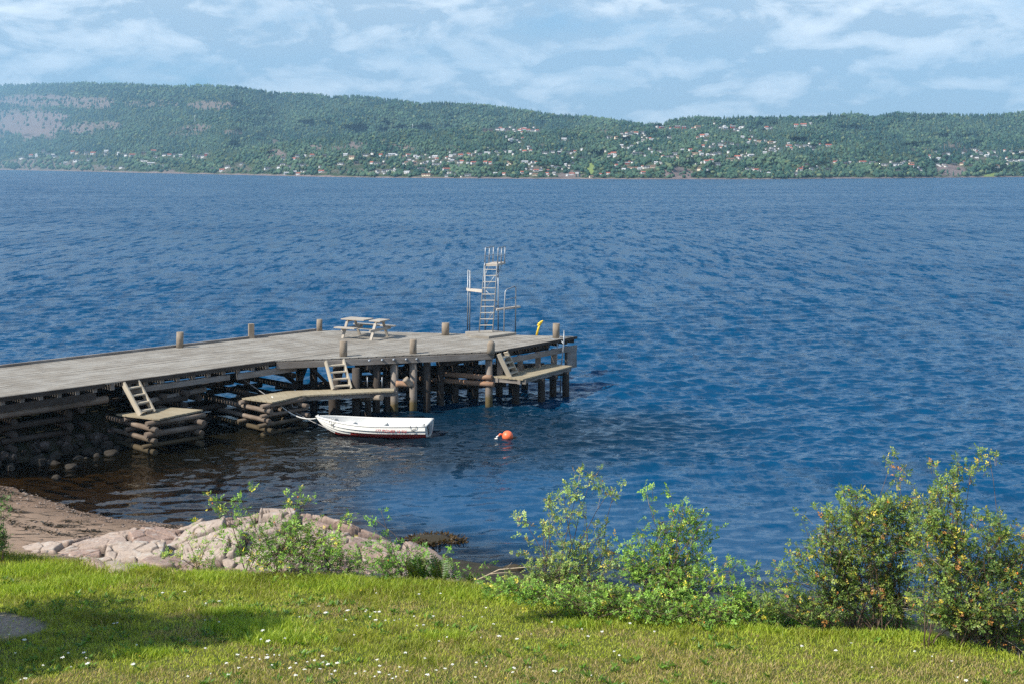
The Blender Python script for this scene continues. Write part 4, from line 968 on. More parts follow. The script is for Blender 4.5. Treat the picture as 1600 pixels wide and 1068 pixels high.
def leaf_quads(P, D, Nn, L, W, C):
    """one folded leaf per row: base, two sides, tip"""
    D = fit(D); S = fit(np.cross(D, Nn)); Nn = np.cross(S, D)
    a = P; m_ = P + D * (L * .5)[:, None]; l = m_ + S * W[:, None] + Nn * (W * .35)[:, None]; r = m_ - S * W[:, None] + Nn * (W * .35)[:, None]; tip = P + D * L[:, None]
    v = np.stack([a, r, tip, l], 1).reshape(-1, 3); n = len(P)
    q = np.arange(n * 4).reshape(-1, 4)
    tr = np.concatenate([q[:, [0, 1, 2]], q[:, [0, 2, 3]]], 0)
    return v, tr, np.repeat(C, 4, 0)
def m_leafy(name, trans=.45, rough=.45):
    m, t = mat(name); c = t.attr('tint')
    d_ = principled(t, c, rough, None, .35); tl = t.n('ShaderNodeBsdfTranslucent', Color=t.mix(1, c, (1.15, 1.2, .55), 'MULTIPLY')).outputs[0]
    t.out(t.n('ShaderNodeMixShader', i0=trans, i1=d_, i2=tl).outputs[0]); return m
m_leaf = m_leafy('leaf', .35, .42); m_blade = m_leafy('grass_blade', .4, .5)
# seaweed covered skerry, small wet rock
def blob_rock(name, c, sx, sy, sz, m_, label, cat, seed, rough=.35, lump=1.4, group=None):
    import bmesh
    b = bmesh.new(); bmesh.ops.create_icosphere(b, subdivisions=4, radius=1)
    v = np.array([q.co[:] for q in b.verts]); f = np.array([[p.index for p in q.verts] for q in b.faces]); b.free()
    h = seed * 7.7
    d = 1 + rough * (fbm(v[:, 0] * lump + h, v[:, 1] * lump + v[:, 2] * 1.3 + h, 4) + fbm(v[:, 2] * lump + h, v[:, 0] * lump - v[:, 1] + h, 3))
    r_ = np.random.default_rng(seed)
    for k in range(12 if rough > .3 else 7):      # flat fracture faces
        nn = r_.normal(size=3); nn /= np.linalg.norm(nn); lim = r_.uniform(.52, .85); s = (v * d[:, None]) @ nn
        d = np.where(s > lim, d * (lim + (s - lim) * .12) / np.maximum(s, 1e-3), d)
    v = v * d[:, None] * np.array([sx, sy, sz])
    me = np_mesh(name, v, tris=f, smooth=True, attrs={'crack': np.zeros(len(v)), 'cell': np.full(len(v), r_.random())})
    if m_ is None: return me
    o = link(name, me, None, m_); o.location = c; return tag(o, label, cat, group)
m_weed = m_rock('weed_rock', (.10, .075, .045), (.16, .115, .06), (.11, .08, .045), (.035, .027, .014))
sk = blob_rock('skerry', at_z(678, 847, -.06), .66, .42, .22, m_weed, 'low brown rock awash beside the right end of the granite outcrop', 'rock', 3, .55, 2.4)
n = 900; a = rng.uniform(0, 6.28, n); q = rng.uniform(.55, 1.15, n); P_ = np.stack([np.cos(a) * .7 * q, np.sin(a) * .43 * q, .16 - .14 * q + rng.uniform(0, .06, n)], -1)
v, tr, c = leaf_quads(P_, np.stack([np.cos(a), np.sin(a), rng.uniform(-.4, .5, n)], -1) + rng.normal(0, .5, (n, 3)), rng.normal(0, .5, (n, 3)) + [0, 0, 1], rng.uniform(.06, .16, n), rng.uniform(.012, .028, n), np.array([(.075, .045, .014)]) * rng.uniform(.4, 1.7, (n, 1)))
link('seaweed', np_mesh('seaweed', v, tris=tr, col=c), sk, m_leaf)
blob_rock('skerry', at_z(803, 891, -.04), .28, .2, .16, m_weed, 'small dark rock awash near the tall thin bush', 'rock', 8, .3)
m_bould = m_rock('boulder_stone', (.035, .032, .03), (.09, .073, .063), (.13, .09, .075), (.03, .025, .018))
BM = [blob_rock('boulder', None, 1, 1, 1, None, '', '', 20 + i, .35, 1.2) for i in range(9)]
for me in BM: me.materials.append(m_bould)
br = random.Random(9)
for i in range(270):
    u = br.uniform(-13.5, -3.6); f = br.random() ** .8
    toe = -1.0 + .5 * (u + 13) / 9; v = toe + f * 3.6; lim_ = 1.0 - .9 * sstep(-6.5, -3.8, u)
    z = (-.12 + f * 1.15 * lim_); o = link('boulder', BM[i % 9]); p = uv(u, v, float(z)); o.location = p
    s = br.uniform(.08, .23) * (1.2 if f < .4 else .9); o.scale = (s * br.uniform(.9, 1.4), s, s * br.uniform(.65, 1.1)); o.rotation_euler = (br.uniform(-1, 1), br.uniform(-1, 1), br.uniform(0, 6))
    tag(o, 'angular dark boulder heaped under the shore end of the pier', 'boulder', 'boulders heaped under the pier')
for px, py, s, lab in ((113, 729, .17, 'pale rounded stone poking out of the brown shallows'), (88, 746, .15, 'brown stone awash in the shallows near the sand'), (207, 692, .36, 'reddish boulder against the log crib of the first landing'), (176, 708, .2, 'flat reddish stone at the water line left of the first log crib')):
    o = link('boulder', BM[int(px) % 9]); o.location = at_z(px, py, .02); o.scale = (s * 1.3, s, s * .75); o.rotation_euler = (0, 0, px); tag(o, lab, 'boulder')
for px, py, s, lab in ((178, 888, .26, 'flat pale stone at the lawn edge left of the leafy clump'), (197, 890, .28, 'long pale stone at the lawn edge'), (245, 882, .28, 'pale rounded stone in the grass before the outcrop'), (150, 886, .3, 'low pale stone half buried at the lawn edge')):
    p = at_z(px, py, 1.0); o = link('stone', blob_rock('stone', None, 1.6, 1, .5, None, '', '', int(px), .25), None, m_gran); o.location = p; o.scale = (s, s, s); o.rotation_euler = (0, 0, px * .1); tag(o, lab, 'stone')
# ================================================================== plants
m_twig = m_flat('twig', (.12, .075, .05), .8, .3, 20); m_dry = m_flat('dry_twig', (.36, .29, .2), .8, .2, 20)
m_hip = m_flat('rose_hip', (.75, .2, .03), .4, .1)
PAL = {'rose': ([(.050, .095, .016), (.085, .15, .022), (.13, .19, .03), (.30, .25, .03), (.10, .075, .025)], [.32, .40, .2, .05, .03]),
       'pale': ([(.075, .11, .03), (.12, .17, .04), (.20, .22, .06), (.27, .22, .05), (.10, .07, .03)], [.29, .42, .2, .04, .05]),
       'olive': ([(.045, .075, .017), (.08, .115, .022), (.13, .15, .028), (.28, .21, .03), (.20, .09, .025)], [.38, .39, .16, .04, .03]),
       'dark': ([(.02, .045, .012), (.035, .07, .015), (.06, .1, .02)], [.4, .4, .2]),
       'herb': ([(.045, .10, .016), (.08, .16, .02), (.14, .22, .03)], [.35, .45, .2])}
def shrub(name, label, cat, bases, blobs, pal, shoots=1.0, *, leaf=(.028, .062), twig=True, dens=1.0, group=None, dry=0, hips=0, stemr=.011, par=False):
    """bases: ground points; blobs: (centre, rx, ry, rz, leaves). Stems run from the nearest bases into each blob, twigs fill it, leaves sit along the twigs."""
    bs = [Vector(q) for q in bases]; o = empty(name, bs[len(bs) // 2], 0, label, cat, group); O = Vector(o.location)
    cols, pr = PAL[pal]; cols = np.array(cols)
    Ps, Ds, Ns, Ls, Cs = [], [], [], [], []; st = MB(); dr = MB(); hp = MB()
    for c, rx, ry, rz, nl in blobs:
        rx *= 1.28; ry *= 1.2; rz *= 1.25
        c = Vector(c); nl = int(nl * dens * (.85 if nl < 500 else 1.0)); nst = max(1, min(4, nl // 260))
        lowb = sorted(bs, key=lambda q: (Vector((q.x - c.x, q.y - c.y))).length)[:3]
        stems = []
        for k in range(nst):
            q0 = random.choice(lowb) + Vector((random.uniform(-.12, .12), random.uniform(-.1, .1), -.03)) - O
            e = c - O + Vector((random.uniform(-.4, .4) * rx, random.uniform(-.4, .4) * ry, random.uniform(-.2, .75) * rz))
            m_ = q0.lerp(e, .5) + Vector((random.uniform(-.12, .12), random.uniform(-.1, .1), (e - q0).length * .12))
            pts = [(q0 * (1 - f) ** 2 + m_ * 2 * f * (1 - f) + e * f * f) + Vector((random.uniform(-.012, .012), random.uniform(-.012, .012), 0)) for f in np.linspace(0, 1, 8)]
            st.tube(pts, stemr * random.uniform(.8, 1.2), 5, r1=.003); stems.append(pts)
        ntw = max(2, nl // 16)
        tone = random.uniform(.82, 1.15); nsh = int((2 + ntw // 9) * shoots)
        for k in range(ntw + nsh):
            w_ = np.random.default_rng(random.randrange(1 << 30)).normal(size=3); w_ /= np.linalg.norm(w_); rad = random.random() ** .36
            e = c - O + Vector((w_[0] * rx, w_[1] * ry, w_[2] * rz)) * rad
            s0 = random.choice(stems)[random.randint(4, 7)]
            shoot = k >= ntw      # long ragged shoots leaving the outline
            if shoot: e = c - O + Vector((random.uniform(-1, 1) * rx * 1.25, random.uniform(-.7, .7) * ry, rz * random.uniform(.7, 1.5)))
            L = (e - s0).length
            if L > .75 * max(rx, rz) + .12: s0 = e + (s0 - e) * ((.45 * max(rx, rz) + .1) / L)
            mid = s0.lerp(e, .55) + Vector((0, 0, .06 * L))
            pts = [s0, mid, e + Vector((0, 0, -.01))]
            st.mi = 1 if random.random() < dry else 0; st.tube(pts, .0038, 4, r1=.0018, cap=False); st.mi = 0
            nr = max(2, int((4.2 if not shoot else 7) * random.uniform(.7, 1.4)))       # compound leaves: a short stalk with five leaflets
            f = rng.uniform(.2, 1.0, nr)[:, None]; e_ = np.array(e); m2 = np.array(mid); s2 = np.array(s0)
            b0 = s2 * (1 - f) ** 2 + 2 * m2 * f * (1 - f) + e_ * f * f
            rd = fit(rng.normal(0, 1, (nr, 3)) + np.array([-.1, -.2, .25]) + .7 * fit((e_ - s2)[None])); rn = fit(rng.normal(0, .5, (nr, 3)) + np.array([-.25, -.3, .8]))
            rs = fit(np.cross(rd, rn)); rl = rng.uniform(leaf[0] * 1.7, leaf[1] * 1.8, nr)[:, None]
            ci = rng.choice(len(cols), nr, p=pr); cc = cols[ci] * rng.uniform(.75, 1.25, (nr, 1)) * tone * LEAF_K
            for q_, s_, k_ in ((.42, 1, .8), (.42, -1, .8), (.78, 1, .9), (.78, -1, .9), (1.0, 0, 1.0)):
                Ps.append(b0 + rd * rl * q_); Ds.append(fit(rd * (.55 if s_ else 1) + rs * s_ + rng.normal(0, .15, (nr, 3)))); Ns.append(fit(rn + rng.normal(0, .22, (nr, 3))))
                Ls.append(rl[:, 0] * .58 * k_ * rng.uniform(.8, 1.15, nr)); Cs.append(cc * rng.uniform(.88, 1.12, (nr, 1)))
            if hips and random.random() < hips:
                hp.tube([e + Vector((0, -.02, -.012)), e + Vector((0, -.02, .012))], .012, 6, dome=.008)
    P_, D_, N_, L_, C_ = [np.concatenate(q, 0) for q in (Ps, Ds, Ns, Ls, Cs)]
    v, tr, c = leaf_quads(P_, D_, N_, L_, L_ * rng.uniform(.24, .34, len(L_)), C_)
    link('foliage', np_mesh('foliage', v, tris=tr, col=c), o, m_leaf)
    st.build('branches', [m_twig, m_dry], o)
    if hp.v: hp.build('hips', m_hip, o)
    return o
def pb(Y0, *bl):
    out = []
    for px, py, rx, ry, nl in bl:
        k = Y0 / F; y_ = Y0 + random.uniform(-.25, .25); out.append((at_d(px, py, y_), rx * k, max(.22, .75 * rx * k), ry * k, nl))
    return out
def gp(px, Y0): X0 = (px - 800) * Y0 / F; return (X0, Y0, float(groundz(np.array(X0), np.array(Y0))))
Y1 = 25.2
shrub('rose_bush', 'broad low rose bush with yellowing leaves in front of the granite outcrop', 'bush', [gp(x, Y1) for x in (390, 430, 470, 510)],
      pb(Y1, (455, 872, 66, 34, 3800), (430, 848, 52, 26, 1700), (490, 846, 48, 26, 1700), (520, 880, 40, 26, 1400), (385, 868, 34, 26, 800), (345, 862, 28, 30, 420), (455, 822, 30, 16, 420), (560, 884, 34, 24, 900),
         (468, 790, 22, 14, 170), (484, 783, 12, 8, 80), (450, 782, 14, 12, 90), (352, 792, 36, 13, 330), (375, 778, 16, 12, 110), (330, 800, 16, 6, 90), (400, 828, 20, 12, 150)), 'rose', hips=.015, dens=.62)
shrub('rose_bush', 'sparse little rose sprigs on the rocks left of the broad rose bush', 'bush', [gp(x, 25.4) for x in (275, 300, 325)],
      pb(25.4, (300, 876, 28, 16, 420), (272, 880, 16, 12, 180), (320, 850, 16, 14, 120), (290, 846, 12, 9, 70), (335, 884, 20, 10, 220)), 'pale', dens=.7)
Y2 = 24.8
shrub('herb_clump', 'green nettle and rose tangle right of the broad rose bush', 'plant', [gp(x, Y2) for x in (580, 630, 690)],
      pb(Y2, (590, 886, 34, 28, 1300), (630, 888, 40, 26, 1500), (670, 892, 40, 24, 1300), (605, 850, 26, 24, 420), (600, 818, 18, 22, 130), (575, 808, 12, 12, 60), (640, 862, 24, 18, 320), (720, 902, 36, 16, 700)), 'herb', hips=.004, dens=.6, shoots=.4)
def fern(px, py, n, L, label):
    q = gp(px, 24.6); o = empty('fern', q, 0, label, 'fern', 'ferns at the foot of the outcrop')
    for k in range(n):
        a = random.uniform(0, 6.28); l = L * random.uniform(.75, 1.1); ps = []; lean = random.uniform(.2, .55)
        b = MB(); pts = [Vector((math.cos(a) * lean * l * f ** 1.4, math.sin(a) * lean * l * f ** 1.4 * .8, l * (f - .25 * f * f * lean))) for f in np.linspace(0, 1, 14)]
        b.tube(pts, .006, 4, r1=.002, cap=False)
        P_ = []; D_ = []; N_ = []; L_ = []
        for i in range(2, 14):
            tan = (pts[min(i + 1, 13)] - pts[i - 1]).normalized(); sd = tan.cross(Vector((math.cos(a), math.sin(a), 1.2))).normalized()
            for s in (-1, 1):
                for hh in (0, .5):
                    pp = pts[i - 1].lerp(pts[i], .5 + hh * .5); P_.append(pp); D_.append(sd * s + tan * .35); N_.append(sd.cross(tan) * -1 + Vector((0, 0, .3))); L_.append(.15 * l / .7 * math.sin(min(1, (15 - i) / 10) * math.pi / 2))
        P_, D_, N_, L_ = map(np.array, (P_, D_, N_, L_))
        c = np.array([(.07, .14, .022)]) * rng.uniform(.7, 1.3, (len(P_), 1)) + (np.array([[.06, .03, 0]]) if random.random() < .3 else 0)
        v, tr, c = leaf_quads(P_, D_, N_, L_, L_ * .14, c)
        fr_ = link('frond', np_mesh('frond', v, tris=tr, col=c), o, m_leaf)
        b.build('stalk', m_twig, fr_)
    return o
fern(688, 890, 11, .62, 'fern with upright fronds in the middle of the green tangle'); fern(645, 895, 9, .55, 'smaller fern left of the upright fern'); fern(655, 880, 8, .6, 'fern half hidden behind the smaller fern')
fern(735, 902, 6, .4, 'low fern at the right end of the outcrop')
Y3 = 23.7
shrub('tall_bush', 'tall thin bush with airy pale leaves standing against the water', 'bush', [gp(x, Y3) for x in (845, 872, 900, 925)],
      pb(Y3, (925, 752, 18, 15, 230), (955, 768, 20, 9, 120), (897, 762, 15, 16, 200), (880, 776, 16, 12, 150), (860, 790, 16, 16, 210), (905, 795, 22, 20, 240), (845, 822, 22, 16, 240), (822, 828, 18, 14, 170), (870, 830, 24, 24, 420),
         (900, 845, 22, 22, 320), (940, 842, 20, 18, 360), (930, 862, 22, 12, 220), (965, 770, 14, 10, 60), (890, 868, 34, 20, 500), (850, 868, 26, 20, 300), (870, 900, 44, 22, 1500), (915, 900, 40, 24, 1300), (960, 880, 26, 18, 420), (835, 920, 40, 14, 1000), (835, 890, 24, 12, 240)), 'pale', dry=.3, hips=.006, dens=.75)
shrub('rose_bush', 'medium rose bush with a thin upper stem right of the tall thin bush', 'bush', [gp(x, 22.8) for x in (1010, 1040, 1070)],
      pb(22.8, (1018, 786, 8, 24, 90), (1062, 788, 14, 14, 150), (1075, 815, 22, 20, 420), (1045, 830, 26, 22, 560), (1105, 820, 18, 14, 190), (1095, 842, 24, 16, 330), (1020, 850, 22, 20, 260), (1050, 870, 38, 24, 1200), (1005, 890, 36, 22, 1100), (1085, 880, 28, 24, 700), (1110, 905, 24, 22, 420), (1040, 905, 48, 24, 1700), (985, 870, 18, 18, 240), (1065, 930, 50, 20, 1500)), 'rose', dry=.15, hips=.006)
shrub('rose_bush', 'low strip of rose growth along the lawn edge before the two middle bushes', 'bush', [gp(x, 22.2) for x in (800, 860, 930, 1000, 1080, 1140, 1200, 1260, 1330, 1390)],
      pb(22.1, (1190, 960, 30, 18, 900), (1215, 968, 34, 16, 900), (1255, 972, 36, 14, 900), (1300, 976, 40, 12, 900), (1350, 975, 40, 14, 900), (1400, 978, 40, 14, 900), (790, 918, 34, 10, 700), (840, 930, 44, 12, 1100), (900, 938, 46, 14, 1300), (960, 938, 40, 18, 1300), (1010, 950, 44, 16, 1300), (1070, 960, 48, 16, 1500), (1120, 965, 40, 16, 1200), (1150, 935, 26, 20, 560), (1140, 900, 16, 18, 190), (1175, 900, 14, 12, 120), (1165, 955, 26, 20, 700)), 'rose', dry=.1, hips=.008)
Y4 = 21.6
shrub('thorn_bush', 'large rounded bush with rust and yellow leaves at the water edge', 'bush', [gp(x, Y4) for x in (1290, 1330, 1370, 1410)],
      pb(Y4, (1395, 735, 9, 22, 70), (1402, 750, 12, 10, 60), (1330, 775, 20, 14, 330), (1385, 795, 30, 18, 1100), (1345, 812, 32, 22, 1200), (1300, 806, 16, 10, 210), (1420, 800, 26, 16, 620), (1305, 840, 36, 22, 1200), (1365, 845, 44, 26, 1700), (1425, 842, 34, 24, 1200), (1260, 858, 22, 14, 320), (1240, 880, 18, 18, 260), (1320, 880, 40, 26, 1700), (1385, 890, 46, 28, 1900), (1270, 905, 28, 20, 500),
         (1230, 915, 20, 18, 380), (1330, 920, 48, 24, 2200), (1400, 935, 50, 26, 2400), (1290, 945, 44, 22, 1500), (1240, 950, 34, 18, 800), (1205, 945, 24, 16, 420)), 'olive', dry=.22, hips=.006)
Y5 = 20.8
shrub('thorn_bush', 'large dense bush at the right edge with a long arching spray', 'bush', [gp(x, Y5) for x in (1450, 1500, 1550, 1590)],
      pb(Y5, (1548, 712, 14, 8, 90), (1525, 726, 16, 9, 120), (1500, 740, 18, 12, 170), (1480, 760, 18, 18, 300), (1462, 748, 7, 16, 60), (1460, 790, 26, 22, 620), (1490, 785, 18, 20, 260), (1455, 830, 30, 24, 1100), (1500, 835, 30, 24, 1000), (1545, 840, 26, 22, 520), (1565, 820, 20, 16, 330), (1580, 850, 26, 18, 420), (1610, 845, 24, 18, 360), (1470, 882, 46, 26, 1800), (1530, 888, 46, 26, 1800), (1585, 893, 40, 28, 1400), (1640, 890, 40, 36, 1800),
         (1480, 930, 48, 28, 1700), (1540, 945, 50, 28, 1900), (1595, 945, 44, 34, 1700), (1650, 960, 44, 40, 1800), (1560, 985, 40, 20, 1500), (1500, 965, 44, 18, 1500), (1610, 1000, 36, 20, 1100), (1462, 962, 28, 14, 700), (1500, 978, 34, 12, 700), (1545, 992, 34, 12, 700)), 'olive', dry=.18, hips=.006)
shrub('thorn_bush', 'small sapling with dark glossy leaves at the left edge of the picture beside the sand', 'bush', [gp(x, 26.0) for x in (-40, -10, 5)], pb(26.0, (-5, 838, 18, 22, 700), (-14, 805, 16, 22, 420), (8, 852, 12, 14, 260), (-40, 850, 30, 34, 1200), (4, 790, 10, 9, 60)), 'dark')
# dry branch reaching over the water
o = empty('fallen_branch', at_z(760, 898, .25), 0, 'bare fallen branch lying over the water left of the tall thin bush', 'branch'); O = Vector(o.location)
b = MB(); b.tube([at_d(746, 905, 26.2) - O, at_d(780, 889, 26.2) - O, at_d(812, 886, 26) - O, at_d(840, 884, 25.6) - O], .016, 6, r1=.008); b.tube([at_d(765, 896, 26.2) - O, at_d(790, 893, 26.1) - O, at_d(806, 894, 26) - O], .01, 5, r1=.004); b.build('limb', m_dry, o)
b = MB(); b.tube([at_d(790, 888, 26.1) - O, at_d(800, 878, 26) - O], .006, 5, r1=.003); b.tube([at_d(770, 893, 26.2) - O, at_d(762, 884, 26.1) - O], .006, 5, r1=.003); b.build('twig', m_dry, o)
# birch outside the picture on the left; its shadow falls across the lawn
def birch(loc, crown):
    o = empty('birch_tree', loc, 0, 'leafy tree left of the lawn casting its shadow over the grass', 'tree')
    b = MB(); b.tube([(0, 0, -.1), (.05, 0, 1.2), (-.05, .1, 2.6), (.1, 0, 5.5)], .11, 10, r1=.03)
    P_ = []; C_ = []
    for cx, cy, cz, r_, n in crown:
        b.tube([(0, .05, cz * .55), (cx * .6, cy * .6, cz * .85), (cx, cy, cz)], .03, 6, r1=.008)
        w_ = fit(rng.normal(size=(n, 3))) * rng.random((n, 1)) ** .45 * r_; P_.append(w_ + np.array([cx, cy, cz]))
    b.build('trunk', m_twig, o); P_ = np.concatenate(P_); n = len(P_); C_ = np.array([(.06, .11, .02)]) * rng.uniform(.7, 1.4, (n, 1)); L_ = rng.uniform(.08, .14, n)
    v, tr, c = leaf_quads(P_, rng.normal(size=(n, 3)), rng.normal(size=(n, 3)) + [0, 0, 1], L_, L_ * .4, C_)
    link('crown', np_mesh('crown', v, tris=tr, col=c), o, m_leaf)
birch((-12.2, 18.7, 1.2), TREE_CROWN)
# ================================================================== wrack and pebbles on the sand
n = 5200; X = rng.uniform(-17, -6.5, n); wl = waterY(X); band = rng.choice([.5, 1.3, 2.2, 3.2], n, p=[.2, .3, .3, .2])
Y = wl - band - .5 * fbm(X * .8, band * 3, 3) + rng.normal(0, .13, n); k = (fbm(X * 1.1 + 5, Y * 1.6, 4) > .015) & (Y > edgeY(X) + .2); X, Y = X[k], Y[k]; n = len(X)
Z = groundz(X, Y) + .012; a = rng.uniform(0, 6.28, n); D_ = np.stack([np.cos(a), np.sin(a) * .5, rng.uniform(-.1, .25, n)], -1)
v, tr, c = leaf_quads(np.stack([X, Y, Z], -1), D_, rng.normal(0, .4, (n, 3)) + [0, 0, 1], rng.uniform(.05, .17, n), rng.uniform(.008, .022, n), np.array([(.035, .026, .014)]) * rng.uniform(.5, 1.8, (n, 1)))
tag(link('seaweed', np_mesh('seaweed', v, tris=tr, col=c), None, m_leaf), 'dark dried seaweed wrack strewn over the sand', 'seaweed', kind='stuff')
n = 1500; X = rng.uniform(-17, -6.5, n); Y = waterY(X) + rng.normal(-.1, .45, n); k = rng.random(n) < .25; Y[k] = (waterY(X) - rng.uniform(0, 5, len(X)))[k]; k = Y > edgeY(X) + .1; X, Y = X[k], Y[k]; n = len(X)
rr = rng.uniform(.008, .03, n) * rng.choice([1, 1, 1, 1.7], n); B = bv[None] * (1 + rng.uniform(-.2, .2, (n, len(bv), 1))) * rr[:, None, None] * np.array([1.2, 1, .6]) + np.stack([X, Y, groundz(X, Y)], -1)[:, None]
c = np.array([(.19, .15, .125)]) * rng.uniform(.35, 1.5, (n, 1))
tag(link('pebbles', np_mesh('pebbles', B.reshape(-1, 3), tris=(bf[None] + (np.arange(n) * len(bv))[:, None, None]).reshape(-1, 3), col=np.repeat(c, len(bv), 0), smooth=True), None, m_tree), 'small pebbles along the edge of the water', 'pebbles', kind='stuff')
# ================================================================== grass: one mass of blades
def lawn_pts(n, x0, x1, y0, y1):
    X = rng.uniform(x0, x1, n); Y = rng.uniform(y0, y1, n)
    k = (Y < edgeY(X) + .15 + .5 * fbm(X * 1.4, Y * 1.4, 3)) & (np.abs(X) < Y * .58 + .5)
    g = np.hypot((X + 9.2) / 1.25, (Y - 21.7) / .8) + .5 * fbm(X * 2, Y * 2, 3)
    k &= (g > 1) | (rng.random(n) < .06)
    return X[k], Y[k]
def grass(name, X, Y, hgt, wid, col, lean=.5, seg=False):
    n = len(X); Z = groundz(X, Y); a = rng.uniform(0, 6.28, n); b_ = rng.uniform(0, 6.28, n)
    l = rng.uniform(.1, 1, n) * lean * hgt
    P0 = np.stack([X, Y, Z - .01], -1); tip = P0 + np.stack([np.cos(b_) * l, np.sin(b_) * l, hgt], -1)
    mid = P0 + np.stack([np.cos(b_) * l * .3, np.sin(b_) * l * .3, hgt * .6], -1)
    s = np.stack([np.cos(a), np.sin(a), np.zeros(n)], -1) * wid[:, None] / 2
    v = np.stack([P0 - s, P0 + s, mid + s * .8, mid - s * .8, tip], 1).reshape(-1, 3)
    i = np.arange(n) * 5
    q = np.stack([i, i + 1, i + 2, i + 3], -1); t_ = np.stack([i + 3, i + 2, i + 4], -1)
    return np_mesh(name, v, tris=t_, quads=q, col=np.repeat(col, 5, 0))
X, Y = lawn_pts(560000, -15.5, 13, 16.8, 28)
n1 = fbm(X * .55, Y * .7, 4); n2 = fbm(X * 1.7 + 9, Y * 2.1, 3); e = edgeY(X) - Y
dryf = np.clip(sstep(.12, .34, n1 + .6 * n2 + .34 * sstep(20.6, 19.4, Y) * sstep(-9, -5, X)) * .8, 0, .8) * sstep(.2, 1.2, e)
lush = sstep(.05, .28, fbm(X * .8 + 20, Y * .9 + 7, 3) + .15 * sstep(1.0, .1, e)) * (1 - dryf)
isdry = rng.random(len(X)) < dryf * .75 + .05
fr = rng.random((len(X), 1))
green = np.array([(.30, .335, .026)]) * (1 - fr) + np.array([(.62, .64, .09)]) * fr
tuft = sstep(.06, .2, fbm(X * 3.1 + 40, Y * 3.6, 3))
green = green * (1 - .30 * tuft[:, None]) * (1 - .38 * lush[:, None]) * np.array([[1, 1.05, 1]]) + np.array([[.05, .035, .0]]) * np.clip(n2 * 3, 0, 1)[:, None]
dry = np.array([(.62, .46, .23)]) * (1 - fr) + np.array([(.42, .34, .12)]) * fr
c = np.where(isdry[:, None], dry, green) * rng.uniform(.75, 1.2, (len(X), 1))
hg = (rng.uniform(.025, .07, len(X)) * (1 + 1.0 * lush + .5 * tuft + .25 * sstep(.5, 0, e)))
tag(link('grass', grass('grass', X, Y, hg, rng.uniform(.006, .012, len(X)), c, 1.35), None, m_blade), 'mown lawn grass with dry tan patches', 'grass', kind='stuff')
# longer unmown tufts
tx = []; 
for px, py, r_, n in ((400, 985, .9, 3600), (440, 1005, .7, 1800), (365, 960, .6, 1200), (60, 885, 1.2, 3000), (140, 905, 1.0, 2600), (30, 920, .9, 2000), (230, 1030, .5, 700), (640, 905, 1.5, 2600), (760, 925, 1.2, 2200), (880, 935, 1.4, 2200), (1020, 965, 1.4, 2200), (700, 1000, .5, 500), (900, 980, .5, 400), (1330, 985, 1.6, 3000), (1420, 985, 1.2, 2600), (1560, 1010, 1.3, 2600), (500, 905, 1.3, 2200), (1200, 985, .9, 1000), (330, 895, 1, 1500), (220, 880, .5, 400), (560, 915, 1, 1200), (1480, 1000, 1, 1500)):
    p = at_z(px, py, 1.15); tx.append(np.stack([p.x + rng.normal(0, r_ * .45, n), p.y + rng.normal(0, r_ * .22, n)], -1))
tx = np.concatenate(tx); X, Y = tx[:, 0], tx[:, 1]; k = Y < edgeY(X) + .5; X, Y = X[k], Y[k]; n = len(X); fr = rng.random((n, 1))
c = (np.array([(.20, .31, .024)]) * (1 - fr) + np.array([(.50, .57, .07)]) * fr) * rng.uniform(.75, 1.2, (n, 1))
tag(link('long_grass', grass('long_grass', X, Y, rng.uniform(.06, .17, n), rng.uniform(.008, .016, n), c, .9), None, m_blade), 'longer unmown grass tufts along the lawn edge', 'grass', kind='stuff')
# broad leaved weeds in the turf
n = 420; X, Y = lawn_pts(n * 3, -11, 10, 18.5, 26); k = (fbm(X * .6 + 3, Y * .8, 3) > -.03); X, Y = X[k][:n], Y[k][:n]; m_ = 9
X = np.repeat(X, m_) + rng.normal(0, .03, len(X) * m_); Y = np.repeat(Y, m_) + rng.normal(0, .03, len(Y) * m_); a = rng.uniform(0, 6.28, len(X)); n = len(X)
v, tr, c = leaf_quads(np.stack([X, Y, groundz(X, Y) + .015], -1), np.stack([np.cos(a), np.sin(a), rng.uniform(.25, 1.1, n)], -1), rng.normal(0, .3, (n, 3)) + [0, 0, 1], rng.uniform(.06, .15, n), rng.uniform(.011, .024, n), np.array([(.10, .19, .02)]) * rng.uniform(.6, 1.6, (n, 1)))
tag(link('lawn_weeds', np_mesh('lawn_weeds', v, tris=tr, col=c), None, m_leaf), 'broad leaved green weeds growing in the lawn', 'weeds', kind='stuff')
# ---- flowers in the lawn
m_yw = m_flat('yarrow_white', (.8, .78, .72), .7, .06, 40); m_yy = m_flat('yellow_petal', (.72, .48, .02), .6, .1, 40); m_st = m_flat('flower_stem', (.10, .15, .04), .7)
def flower(name, r_, h, mt, flat):
    b = MB(); b.tube([(0, 0, 0), (.01, 0, h * .5), (0, .005, h)], .004, 5, r1=.003)
    b.mi = 1
    for k in range(16 if flat else 9):
        a = k * 2.4; q = r_ * math.sqrt((k + .5) / (16 if flat else 9)); x, y = math.cos(a) * q, math.sin(a) * q
        z0 = h + random.uniform(-.004, .008) - q * .15; rr = r_ * .27
        b.add([(x, y, z0 + rr * .5)] + [(x + math.cos(t_) * rr, y + math.sin(t_) * rr, z0) for t_ in np.linspace(0, 2 * math.pi, 7)[:-1]] + [(x, y, z0 - rr * .4)],
              [(0, i, i % 6 + 1) for i in range(1, 7)] + [(7, i % 6 + 1, i) for i in range(1, 7)])
    me = b.mesh(name); me.materials.append(m_st); me.materials.append(mt); return me
FY_ = [flower('yarrow_flower', .034 + .006 * i, .12 + .03 * i, m_yw, True) for i in range(3)]
FH_ = [flower('yellow_flower', .02 + .003 * i, .07 + .03 * i, m_yy, False) for i in range(3)]
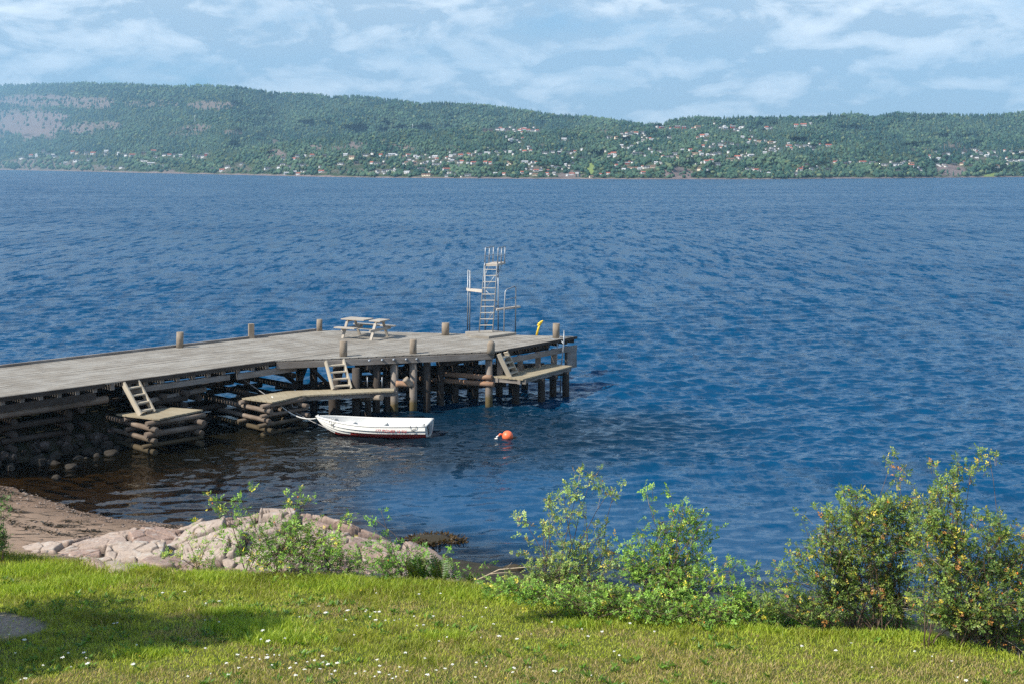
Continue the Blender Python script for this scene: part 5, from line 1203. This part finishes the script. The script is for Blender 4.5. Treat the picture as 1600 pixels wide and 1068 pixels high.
A1 = "50 800,120 845,75 912,325 935,430 897,432 935,350 900,215 958,360 970,455 965,125 1040,107 1028,690 870,940 607,1045 660,1117 648,1040 730,1115 757,575 755,1045 885,1205 920,1245 930,1285 918,1155 955,1070 1007,1215 980,1165 1003,1160 1028,680 962,950 1018,600 757,825 600"
A2 = "20 920,62 910,105 900,130 905,60 935,85 970,45 785,25 820,150 820,190 965,222 967,265 998,280 930,320 942,360 907,365 945,338 985,398 955,440 945,440 960,428 985,400 1028,382 678,500 683,585 680,645 662,672 672,620 707,648 715,702 712,775 702,745 718,855 688,870 748,908 750,960 695,885 575,1000 577,1125 688,1230 702,1250 650,1045 740,1215 810,1312 812,1285 755,665 937,665 965,590 992,545 1000,660 1003,648 1022,715 1016,775 996,768 1022,742 1050,820 980,812 892,925 1020,1022 970,1060 972,1195 948,1240 955,1185 1030,910 945,970 990,990 830,1030 805,525 800,340 632,480 725,240 695,650 578,600 655,210 1022,70 848"
A3 = "240 797,370 812,470 832,525 928,545 930,420 1020,250 1015,70 1010,85 855,150 830,140 985,395 860,60 985,590 800,700 815"
A4 = "200 905,350 935,850 970,500 985,905 1055,690 930,410 880,870 1030,760 940"
Y1_ = "545 665,805 655,840 660,830 690,845 692,905 700,925 693,945 705,975 680,1245 718,1270 697,1220 740,710 912,738 952,640 1063,1050 945,1003 955,180 935,690 905,385 635,285 785"
Y2_ = "150 937,145 962,205 985,520 715,215 720,250 743,450 683,210 660,400 775,350 778,745 797,820 820,615 802,905 697,960 742,1030 1060,500 540,515 545,530 543,570 547,480 535,320 740,1355 1020,690 770,540 530"
Y3_ = "660 1042,693 1044,85 1062,395 1062,795 880,620 660,700 1010,1060 905,450 740"
for lst, ox_, oy_, sc, ms, nm, lab, cat, grp in ((A1, 0, 740, .3072, FY_, 'yarrow_flower', 0, 0, 0), (A2, 400, 760, .2884, FY_, 'yarrow_flower', 0, 0, 0), (A3, 780, 700, .3446, FY_, 'yarrow_flower', 0, 0, 0), (A4, 1180, 680, .3633, FY_, 'yarrow_flower', 0, 0, 0), (Y1_, 0, 740, .3072, FH_, 'yellow_flower', 0, 0, 0), (Y2_, 400, 760, .2884, FH_, 'yellow_flower', 0, 0, 0), (Y3_, 780, 700, .3446, FH_, 'yellow_flower', 0, 0, 0)):
    for it in lst.split(','):
        a_, b_ = map(float, it.split()); px, py = ox_ + a_ * sc, oy_ + b_ * sc
        z = 1.2
        for _ in range(3): p = at_z(px, py, z + .14); z = float(groundz(np.array(p.x), np.array(p.y)))
        o = link(nm, random.choice(ms)); p = at_z(px, py, z + .13); o.location = (p.x, p.y, z); o.rotation_euler = (random.uniform(-.2, .2), random.uniform(-.2, .2), random.uniform(0, 6))
        s = random.choice((.34, .42, .5, .6, .75)); o.scale = (s, s, random.uniform(.7, 1.05))
        if nm[1] == 'a': tag(o, 'flat white yarrow flower head standing in the lawn', 'flower', 'white yarrow flowers in the lawn')
        else: tag(o, 'small yellow flower standing in the lawn', 'flower', 'yellow flowers in the lawn')
